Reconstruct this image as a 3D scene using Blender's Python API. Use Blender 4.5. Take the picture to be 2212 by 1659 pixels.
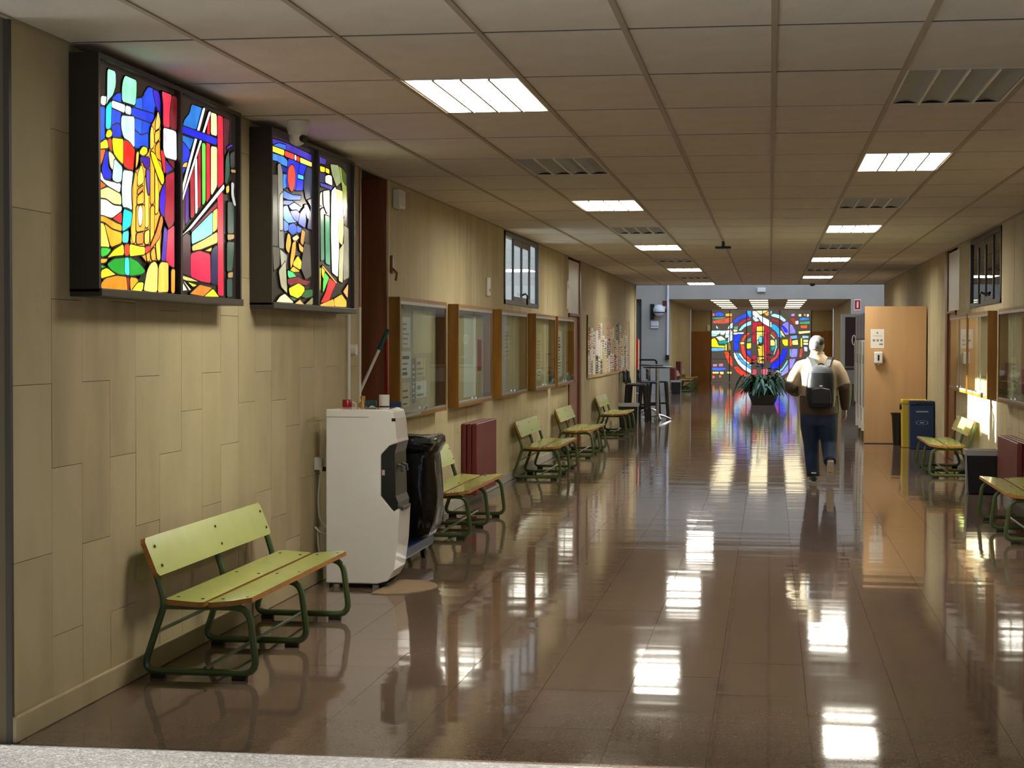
import bpy, bmesh, math, random
from mathutils import Vector, Matrix

# ------------------------------------------------------------------ camera, sky, sun, exposure
for o in list(bpy.data.objects):
    bpy.data.objects.remove(o)
SC = bpy.context.scene
COL = SC.collection
PI = math.pi

YAW, PITCH, ROLL, FPX = 0.1493, -0.0247, 0.0022, 3701.9
cam_data = bpy.data.cameras.new('camera')
cam_data.sensor_width = 36.0
cam_data.lens = 36.0 * FPX / 2212.0
cam_data.clip_end = 300
cam = bpy.data.objects.new('camera', cam_data)
COL.objects.link(cam)
fwd = Vector((-math.sin(YAW) * math.cos(PITCH), math.cos(YAW) * math.cos(PITCH), math.sin(PITCH)))
rgt = Vector((math.cos(YAW), math.sin(YAW), 0))
upv = rgt.cross(fwd)
r2 = rgt * math.cos(ROLL) + upv * math.sin(ROLL)
u2 = upv * math.cos(ROLL) - rgt * math.sin(ROLL)
cam.matrix_world = Matrix(((r2.x, u2.x, -fwd.x, 0), (r2.y, u2.y, -fwd.y, 0), (r2.z, u2.z, -fwd.z, 1.6), (0, 0, 0, 1)))
SC.camera = cam

world = bpy.data.worlds.new('sky')
SC.world = world
world.use_nodes = True
bg = world.node_tree.nodes['Background']
bg.inputs[0].default_value = (0.66, 0.80, 1.0, 1)
bg.inputs[1].default_value = 3.0

sun_d = bpy.data.lights.new('sun', 'SUN')
sun_d.energy = 28.0
sun_d.angle = 0.009
sun_d.color = (1.0, 0.97, 0.92)
sun = bpy.data.objects.new('sun', sun_d)
COL.objects.link(sun)
sun_dir = Vector((0.958, 0.022, -0.276)).normalized()
sun.rotation_mode = 'QUATERNION'
sun.rotation_quaternion = Vector((0, 0, -1)).rotation_difference(sun_dir)
sun.location = (-12, 15, 8)

SC.view_settings.view_transform = 'Standard'
SC.view_settings.look = 'None'
SC.view_settings.exposure = 0.38
SC.view_settings.gamma = 1.0
SC.view_settings.use_curve_mapping = False
SC.cycles.use_denoising = True
SC.cycles.max_bounces = 8
SC.cycles.diffuse_bounces = 4
SC.cycles.glossy_bounces = 4
SC.cycles.transparent_max_bounces = 12
SC.cycles.sample_clamp_indirect = 6.0

LAMP_COLOR = (1.0, 0.945, 0.82)
LAMP_POWER = 24.0
FAR_LAMP_POWER = 3.2
GLASS_POWER = 1.5

# ------------------------------------------------------------------ helpers
rnd = random.Random(7)


def lin(h, k=1.0):
    c = [int(h[i:i + 2], 16) / 255 for i in (0, 2, 4)]
    return tuple(k * (x / 12.92 if x <= 0.04045 else ((x + 0.055) / 1.055) ** 2.4) for x in c) + (1.0,)


class MB:
    def __init__(self):
        self.v, self.f, self.m = [], [], []

    def add(self, vs, fs, m=0):
        b = len(self.v)
        self.v += [tuple(p) for p in vs]
        self.f += [tuple(b + i for i in q) for q in fs]
        self.m += [m] * len(fs)
        return self

    def box(self, x0, x1, y0, y1, z0, z1, m=0):
        vs = [(x0, y0, z0), (x1, y0, z0), (x1, y1, z0), (x0, y1, z0), (x0, y0, z1), (x1, y0, z1), (x1, y1, z1), (x0, y1, z1)]
        return self.add(vs, [(0, 3, 2, 1), (4, 5, 6, 7), (0, 1, 5, 4), (1, 2, 6, 5), (2, 3, 7, 6), (3, 0, 4, 7)], m)

    def hexa(self, bottom, top, m=0):
        return self.add(list(bottom) + list(top), [(3, 2, 1, 0), (4, 5, 6, 7), (0, 1, 5, 4), (1, 2, 6, 5), (2, 3, 7, 6), (3, 0, 4, 7)], m)

    def tube(self, pts, r, n=8, closed=False, m=0):
        P = [Vector(p) for p in pts]
        k = len(P)
        R = r if isinstance(r, (list, tuple)) else [r] * k
        rings = []
        ref = None
        for i in range(k):
            if closed:
                t = (P[(i + 1) % k] - P[i - 1]).normalized()
            elif i == 0:
                t = (P[1] - P[0]).normalized()
            elif i == k - 1:
                t = (P[-1] - P[-2]).normalized()
            else:
                t = ((P[i + 1] - P[i]).normalized() + (P[i] - P[i - 1]).normalized()).normalized()
            if ref is None:
                a = Vector((0, 0, 1)) if abs(t.z) < 0.9 else Vector((1, 0, 0))
                ref = (a - t * a.dot(t)).normalized()
            else:
                ref = (ref - t * ref.dot(t)).normalized()
            b = t.cross(ref)
            rings.append([P[i] + (ref * math.cos(2 * PI * j / n) + b * math.sin(2 * PI * j / n)) * R[i] for j in range(n)])
        vs = [p for ring in rings for p in ring]
        fs = []
        for i in range(k if closed else k - 1):
            i2 = (i + 1) % k
            for j in range(n):
                fs.append((i * n + j, i * n + (j + 1) % n, i2 * n + (j + 1) % n, i2 * n + j))
        if not closed:
            fs.append(tuple(reversed(range(n))))
            fs.append(tuple((k - 1) * n + j for j in range(n)))
        return self.add(vs, fs, m)

    def lathe(self, prof, n=24, cx=0, cy=0, m=0, cap=True):
        k = len(prof)
        vs = [(cx + r * math.cos(2 * PI * j / n), cy + r * math.sin(2 * PI * j / n), z) for r, z in prof for j in range(n)]
        fs = [(i * n + j, i * n + (j + 1) % n, (i + 1) * n + (j + 1) % n, (i + 1) * n + j) for i in range(k - 1) for j in range(n)]
        if cap:
            fs.append(tuple(reversed(range(n))))
            fs.append(tuple((k - 1) * n + j for j in range(n)))
        return self.add(vs, fs, m)

    def prism(self, poly, fn, d0, d1, m=0, mside=None):
        """extrude a 2-D polygon; fn(a, b, d) gives the 3-D point"""
        k = len(poly)
        vs = [fn(a, b, d0) for a, b in poly] + [fn(a, b, d1) for a, b in poly]
        self.add(vs, [tuple(reversed(range(k))), tuple(range(k, 2 * k))], m)
        b0 = len(self.v) - 2 * k
        fs = [(b0 + i, b0 + (i + 1) % k, b0 + k + (i + 1) % k, b0 + k + i) for i in range(k)]
        self.f += fs
        self.m += [m if mside is None else mside] * k
        return self

    def loft(self, rings, m=0, cap=True):
        n = len(rings[0])
        vs = [p for r in rings for p in r]
        fs = [(i * n + j, i * n + (j + 1) % n, (i + 1) * n + (j + 1) % n, (i + 1) * n + j) for i in range(len(rings) - 1) for j in range(n)]
        if cap:
            fs.append(tuple(reversed(range(n))))
            fs.append(tuple((len(rings) - 1) * n + j for j in range(n)))
        return self.add(vs, fs, m)

    def sphere(self, c, rx, ry=None, rz=None, n=14, k=9, m=0):
        ry = rx if ry is None else ry
        rz = rx if rz is None else rz
        rings = []
        for i in range(k):
            a = -PI / 2 + PI * (i + 0.35) / (k - 0.3)
            a = max(-PI / 2 + 0.03, min(PI / 2 - 0.03, a))
            rings.append([(c[0] + rx * math.cos(a) * math.cos(2 * PI * j / n), c[1] + ry * math.cos(a) * math.sin(2 * PI * j / n), c[2] + rz * math.sin(a)) for j in range(n)])
        return self.loft(rings, m)

    def mesh(self, name, mats, smooth=False, bevel=0.0, seg=2):
        me = bpy.data.meshes.new(name)
        me.from_pydata(self.v, [], self.f)
        for mt in (mats if isinstance(mats, (list, tuple)) else [mats]):
            me.materials.append(mt)
        me.polygons.foreach_set('material_index', self.m)
        bm = bmesh.new()
        bm.from_mesh(me)
        bmesh.ops.recalc_face_normals(bm, faces=bm.faces)
        if bevel:
            bmesh.ops.bevel(bm, geom=[e for e in bm.edges if e.is_manifold and e.calc_face_angle(0) > 0.6], offset=bevel, segments=seg, affect='EDGES', profile=0.5)
        bm.to_mesh(me)
        bm.free()
        if smooth:
            me.polygons.foreach_set('use_smooth', [True] * len(me.polygons))
            me.set_sharp_from_angle(angle=0.7)
        me.update()
        return me

    def build(self, name, mats, parent=None, smooth=False, bevel=0.0, seg=2):
        return link(name, self.mesh(name, mats, smooth, bevel, seg), parent)


def link(name, me, parent=None, loc=None):
    o = bpy.data.objects.new(name, me)
    COL.objects.link(o)
    if parent is not None:
        o.parent = parent
    if loc is not None:
        o.location = loc
    return o


def tag(o, label=None, cat=None, group=None, kind=None):
    if label:
        o['label'] = label
    if cat:
        o['category'] = cat
    if group:
        o['group'] = group
    if kind:
        o['kind'] = kind
    return o


def thing(name, label, cat, loc=(0, 0, 0), rz=0.0, group=None):
    o = bpy.data.objects.new(name, None)
    COL.objects.link(o)
    o.empty_display_size = 0.1
    o.location = loc
    o.rotation_euler = (0, 0, rz)
    return tag(o, label, cat, group)


def struct(name, mb, mats, label=None, smooth=False, bevel=0.0):
    o = mb.build(name, mats, None, smooth, bevel)
    return tag(o, label, None, None, 'structure')


def copy_tree(o, parent=None):
    c = o.copy()
    COL.objects.link(c)
    c.parent = parent
    for ch in list(o.children):
        copy_tree(ch, c)
    return c


def B(x0, x1, y0, y1, z0, z1, m=0):
    return MB().box(x0, x1, y0, y1, z0, z1, m)


# ------------------------------------------------------------------ materials
def mat(name, hexc, rough=0.5, metal=0.0, var=0.0, scale=6.0, stretch=(1, 1, 1), bump=0.0, bscale=60.0, spec=0.5, coat=0.0, hex2=None):
    m = bpy.data.materials.new(name)
    m.use_nodes = True
    nt = m.node_tree
    p = nt.nodes['Principled BSDF']
    p.inputs['Roughness'].default_value = rough
    p.inputs['Metallic'].default_value = metal
    p.inputs['Specular IOR Level'].default_value = spec
    p.inputs['Coat Weight'].default_value = coat
    p.inputs['Coat Roughness'].default_value = 0.1
    c = lin(hexc)
    if var > 0 or hex2 or bump:
        tc = nt.nodes.new('ShaderNodeTexCoord')
        mp = nt.nodes.new('ShaderNodeMapping')
        mp.inputs['Scale'].default_value = stretch
        nt.links.new(tc.outputs['Object'], mp.inputs[0])
    if var > 0 or hex2:
        nz = nt.nodes.new('ShaderNodeTexNoise')
        nz.inputs['Scale'].default_value = scale
        nz.inputs['Detail'].default_value = 5.0
        nt.links.new(mp.outputs[0], nz.inputs['Vector'])
        cr = nt.nodes.new('ShaderNodeValToRGB')
        c2 = lin(hex2) if hex2 else tuple(min(1, x * (1 + var)) for x in c[:3]) + (1,)
        c1 = c if hex2 else tuple(x * (1 - var) for x in c[:3]) + (1,)
        cr.color_ramp.elements[0].position = 0.32
        cr.color_ramp.elements[0].color = c1
        cr.color_ramp.elements[1].position = 0.68
        cr.color_ramp.elements[1].color = c2
        nt.links.new(nz.outputs['Fac'], cr.inputs[0])
        nt.links.new(cr.outputs[0], p.inputs['Base Color'])
    else:
        p.inputs['Base Color'].default_value = c
    if bump:
        nb = nt.nodes.new('ShaderNodeTexNoise')
        nb.inputs['Scale'].default_value = bscale
        nb.inputs['Detail'].default_value = 3.0
        nt.links.new(mp.outputs[0], nb.inputs['Vector'])
        bp = nt.nodes.new('ShaderNodeBump')
        bp.inputs['Strength'].default_value = bump
        bp.inputs['Distance'].default_value = 0.01
        nt.links.new(nb.outputs['Fac'], bp.inputs['Height'])
        nt.links.new(bp.outputs[0], p.inputs['Normal'])
    return m


def emis(name, color, strength, rough=0.3, base=0.6):
    m = bpy.data.materials.new(name)
    m.use_nodes = True
    p = m.node_tree.nodes['Principled BSDF']
    p.inputs['Base Color'].default_value = (base, base, base, 1)
    p.inputs['Roughness'].default_value = rough
    p.inputs['Emission Color'].default_value = tuple(color[:3]) + (1,)
    p.inputs['Emission Strength'].default_value = strength
    return m


def stained(hexc, power):
    """back-lit coloured glass: streaky colour, glossy face"""
    m = bpy.data.materials.new('stained_glass_' + hexc)
    m.use_nodes = True
    nt = m.node_tree
    p = nt.nodes['Principled BSDF']
    c = lin(hexc)
    p.inputs['Base Color'].default_value = tuple(0.25 * x for x in c[:3]) + (1,)
    p.inputs['Roughness'].default_value = 0.18
    tc = nt.nodes.new('ShaderNodeTexCoord')
    nz = nt.nodes.new('ShaderNodeTexNoise')
    nz.inputs['Scale'].default_value = 9.0
    nz.inputs['Detail'].default_value = 3.0
    nt.links.new(tc.outputs['Object'], nz.inputs['Vector'])
    cr = nt.nodes.new('ShaderNodeValToRGB')
    cr.color_ramp.elements[0].position = 0.3
    cr.color_ramp.elements[0].color = tuple(0.72 * x for x in c[:3]) + (1,)
    cr.color_ramp.elements[1].position = 0.7
    cr.color_ramp.elements[1].color = tuple(min(1.0, 1.12 * x + 0.012) for x in c[:3]) + (1,)
    nt.links.new(nz.outputs['Fac'], cr.inputs[0])
    nt.links.new(cr.outputs[0], p.inputs['Emission Color'])
    p.inputs['Emission Strength'].default_value = power
    return m


def glass_mat(name, tint=(0.92, 0.96, 0.95), refl=1.0):
    m = bpy.data.materials.new(name)
    m.use_nodes = True
    nt = m.node_tree
    nt.nodes.clear()
    out = nt.nodes.new('ShaderNodeOutputMaterial')
    mix = nt.nodes.new('ShaderNodeMixShader')
    tr = nt.nodes.new('ShaderNodeBsdfTransparent')
    tr.inputs[0].default_value = tuple(tint) + (1,)
    gl = nt.nodes.new('ShaderNodeBsdfGlossy')
    gl.inputs['Roughness'].default_value = 0.02
    fr = nt.nodes.new('ShaderNodeFresnel')
    fr.inputs[0].default_value = 1.5
    ge = nt.nodes.new('ShaderNodeNewGeometry')
    sub = nt.nodes.new('ShaderNodeMath')
    sub.operation = 'SUBTRACT'
    sub.inputs[0].default_value = refl
    mul = nt.nodes.new('ShaderNodeMath')
    mul.operation = 'MULTIPLY'
    mul.use_clamp = True
    nt.links.new(ge.outputs['Backfacing'], sub.inputs[1])
    nt.links.new(fr.outputs[0], mul.inputs[0])
    nt.links.new(sub.outputs[0], mul.inputs[1])
    nt.links.new(mul.outputs[0], mix.inputs[0])
    nt.links.new(tr.outputs[0], mix.inputs[1])
    nt.links.new(gl.outputs[0], mix.inputs[2])
    nt.links.new(mix.outputs[0], out.inputs[0])
    return m


def floor_mat(name, base, chip1, chip2, rough):
    m = bpy.data.materials.new(name)
    m.use_nodes = True
    nt = m.node_tree
    p = nt.nodes['Principled BSDF']
    ge = nt.nodes.new('ShaderNodeNewGeometry')
    vo = nt.nodes.new('ShaderNodeTexVoronoi')
    vo.inputs['Scale'].default_value = 130
    nt.links.new(ge.outputs['Position'], vo.inputs['Vector'])
    cr = nt.nodes.new('ShaderNodeValToRGB')
    e = cr.color_ramp.elements
    e[0].position, e[0].color = 0.0, lin(chip1)
    e[1].position, e[1].color = 1.0, lin(chip2)
    mid = cr.color_ramp.elements.new(0.35)
    mid.color = lin(base)
    mid2 = cr.color_ramp.elements.new(0.72)
    mid2.color = lin(base)
    sp = nt.nodes.new('ShaderNodeSeparateColor')
    nt.links.new(vo.outputs['Color'], sp.inputs[0])
    nt.links.new(sp.outputs[0], cr.inputs[0])
    nz = nt.nodes.new('ShaderNodeTexNoise')
    nz.inputs['Scale'].default_value = 1.3
    nz.inputs['Detail'].default_value = 4
    nt.links.new(ge.outputs['Position'], nz.inputs['Vector'])
    mx = nt.nodes.new('ShaderNodeMix')
    mx.data_type = 'RGBA'
    mx.blend_type = 'MULTIPLY'
    mx.inputs[0].default_value = 0.5
    nt.links.new(cr.outputs[0], mx.inputs[6])
    nt.links.new(nz.outputs['Fac'], mx.inputs[7])
    nt.links.new(mx.outputs[2], p.inputs['Base Color'])
    mr = nt.nodes.new('ShaderNodeMapRange')
    mr.inputs['To Min'].default_value = rough * 0.8
    mr.inputs['To Max'].default_value = rough * 1.25
    nt.links.new(nz.outputs['Fac'], mr.inputs[0])
    nt.links.new(mr.outputs[0], p.inputs['Roughness'])
    mp = nt.nodes.new('ShaderNodeMapping')
    mp.inputs['Scale'].default_value = (0.5, 3.2, 1.0)
    nt.links.new(ge.outputs['Position'], mp.inputs[0])
    nb = nt.nodes.new('ShaderNodeTexNoise')
    nb.inputs['Scale'].default_value = 1.0
    nb.inputs['Detail'].default_value = 1.5
    nt.links.new(mp.outputs[0], nb.inputs['Vector'])
    bp = nt.nodes.new('ShaderNodeBump')
    bp.inputs['Strength'].default_value = 1.0
    bp.inputs['Distance'].default_value = 0.0022
    nt.links.new(nb.outputs['Fac'], bp.inputs['Height'])
    nt.links.new(bp.outputs[0], p.inputs['Normal'])
    return m


M = {}
M['wall'] = mat('board_marked_concrete_beige', 'b8ab88', 0.75, var=0.08, scale=2.2, stretch=(1, 1.8, 0.8), bump=0.12, bscale=40, spec=0.25)
M['wall2'] = mat('board_marked_concrete_tan', 'b3a582', 0.75, var=0.10, scale=2.4, stretch=(1, 2.2, 0.5), bump=0.12, bscale=40, spec=0.25)
M['wall3'] = mat('board_marked_concrete_light', 'bcaf8d', 0.75, var=0.08, scale=1.8, stretch=(1, 1.8, 0.8), bump=0.12, bscale=40, spec=0.25)
M['joint'] = mat('concrete_joint_dark', '75674b', 0.9)
M['grey'] = mat('grey_concrete', 'a9a6a0', 0.8, var=0.07, scale=1.5, bump=0.1, bscale=30, spec=0.2)
M['grey_shaded'] = mat('grey_concrete_shaded', '7f7d78', 0.8, var=0.06, scale=2)  # darker copy of the grey concrete, standing in for shade in the recess
M['tile'] = mat('mineral_ceiling_tile', 'd4ccbe', 0.9, var=0.04, scale=4, bump=0.25, bscale=180, spec=0.15)
M['runner'] = mat('ceiling_runner_metal', 'a3957f', 0.55, spec=0.4)
M['plenum'] = mat('dark_plenum', '241d16', 0.95)
M['floor'] = floor_mat('polished_brown_terrazzo', '836f60', '786556', '917d6e', 0.06)
M['floorgap'] = mat('dark_floor_joint', '57463a', 0.6)
M['foyer'] = floor_mat('sunlit_pale_terrazzo', '807e7b', '5f5d5a', 'aaa8a4', 0.35)  # terrazzo painted paler and greyer to carry the foyer sunlight
M['lamp'] = emis('lit_fluorescent_panel', LAMP_COLOR, LAMP_POWER)
M['farlamp'] = emis('lit_far_strip', (1.0, 0.86, 0.55), FAR_LAMP_POWER)
M['louvre'] = mat('brushed_aluminium_louvre', '858582', 0.45)
M['white'] = mat('white_enamel', 'e4e0d6', 0.35)
M['whitegloss'] = mat('glossy_white_plastic', 'e4e2dc', 0.12, coat=0.4)
M['boxdark'] = mat('dark_bronze_metal', '39332b', 0.4, metal=0.2)
M['lead'] = mat('lead_came', '17140f', 0.5, metal=0.3)
M['alu'] = mat('aluminium_trim', 'b4b2ac', 0.35, metal=0.7)
M['steel'] = mat('chrome_steel', 'c8c8c8', 0.15, metal=1.0)
M['case'] = mat('amber_varnished_wood', '8a5f1e', 0.35, var=0.22, scale=3, stretch=(6, 6, 0.5), spec=0.4)
M['caseback'] = mat('pale_case_lining', 'c2b08c', 0.8, var=0.04, scale=3)
M['redwood'] = mat('red_brown_door_wood', '7a4423', 0.4, var=0.25, scale=3, stretch=(5, 5, 0.35))
M['doorpink'] = mat('rosy_brown_door', '9b7660', 0.45, var=0.1, scale=3, stretch=(5, 5, 0.4))
M['doorbrown'] = mat('brown_door_veneer', '8b5a20', 0.4, var=0.15, scale=2, stretch=(4, 4, 0.4))
M['ply'] = mat('light_birch_panel', 'c8a070', 0.5, var=0.06, scale=2, stretch=(3, 3, 0.3))
M['green'] = mat('lime_green_laminate', 'c0c873', 0.22, var=0.03, scale=8, coat=0.3)
M['plyedge'] = mat('plywood_edge', 'a8702c', 0.5, var=0.2, scale=20, stretch=(1, 1, 8))
M['frame'] = mat('dark_green_painted_tube', '4d5f36', 0.3, spec=0.5)
M['rubber'] = mat('black_rubber', '0f0f0f', 0.7)
M['screw'] = mat('dark_screw', '3a3a28', 0.4, metal=0.6)
M['black'] = mat('black_plastic', '141414', 0.35)
M['bag'] = mat('black_bin_bag', '070708', 0.25, bump=0.5, bscale=12, spec=0.35)
M['greyplastic'] = mat('grey_plastic', '7d7d78', 0.4)
M['darkgrey'] = mat('dark_grey_plastic', '3f403f', 0.4)
M['blue'] = mat('blue_plastic', '17305f', 0.35)
M['bluebin'] = mat('deep_blue_plastic', '1c3564', 0.35)
M['yellow'] = mat('yellow_plastic', 'e0c43c', 0.4)
M['maroon'] = mat('maroon_vinyl', '6a2424', 0.4, bump=0.08, bscale=25)
M['redpl'] = mat('red_paint', 'b5231d', 0.35)
M['paper'] = mat('white_paper', 'e6e2da', 0.8)
M['papergrey'] = mat('grey_print', '8e8880', 0.8)
M['paperink'] = mat('dark_print', '3c3835', 0.8)
M['paperpink'] = mat('pinkish_paper', 'c9a7a0', 0.8)
M['paperred'] = mat('red_print', 'a03030', 0.8)
M['paperyel'] = mat('cream_paper', 'd9c79a', 0.8)
M['winframe'] = mat('charcoal_window_frame', '2b2a29', 0.35, metal=0.3)
M['glass'] = glass_mat('window_glass')
M['caseglass'] = glass_mat('display_case_glass', (0.9, 0.94, 0.92), 1.0)
M['cardboard'] = mat('cardboard', '9a8262', 0.8, var=0.06, scale=8)
M['skin'] = mat('skin', 'c39a82', 0.5)
M['hair'] = mat('grey_hair', '85827e', 0.6, var=0.1, scale=30)
M['cap'] = mat('shaded_hair', '3a3835', 0.7, var=0.2, scale=40)
M['jacket'] = mat('tan_cotton_jacket', 'ad9a80', 0.7, var=0.06, scale=9, bump=0.25, bscale=14)
M['sleeve'] = mat('brown_shaded_jacket', '4b3b2e', 0.6, var=0.2, scale=9, bump=0.25, bscale=14)  # brown also paints the shade on lower sleeves and hem
M['jeans'] = mat('navy_denim', '22304f', 0.8, var=0.3, scale=7)
M['pack'] = mat('black_nylon', '121315', 0.45, bump=0.2, bscale=30)
M['pack_sunlit'] = mat('sunlit_black_nylon', '4a4d52', 0.5)  # grey copy of the black nylon, painting sunlight on flap and strap
M['trimdark'] = mat('dark_taupe_trim', '4a4238', 0.6)
M['sole'] = mat('shoe_sole', 'b9b2a6', 0.6)
M['leaf'] = mat('dark_green_leaf', '2c4f38', 0.4, var=0.25, scale=5)
M['leaf2'] = mat('mid_green_leaf', '3f6a47', 0.4, var=0.2, scale=5)
M['stem'] = mat('pale_stem', '9a9a84', 0.6)
M['planter'] = mat('grey_planter', '565650', 0.7)
M['darkroom'] = mat('unlit_room_lining', '1b1a19', 0.9)  # near-black colour paints in the darkness of the room
M['machine'] = mat('machine_grey_front', '8f8d86', 0.35)
M['machinedark'] = mat('machine_dark_panel', '2b2322', 0.25)
M['maroonpanel'] = mat('dark_maroon_advert_panel', '33171a', 0.25)
M['globe'] = mat('opal_globe', 'dfe6f2', 0.2)
M['emblem'] = mat('pale_blue_print', 'a4acbc', 0.5)
M['tealcloth'] = mat('teal_bottle_cap', '1e4a4a', 0.4)
M['amberpl'] = mat('amber_plastic', 'b98a3a', 0.3)
M['redmug'] = mat('red_mug', 'a01420', 0.3)

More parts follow.
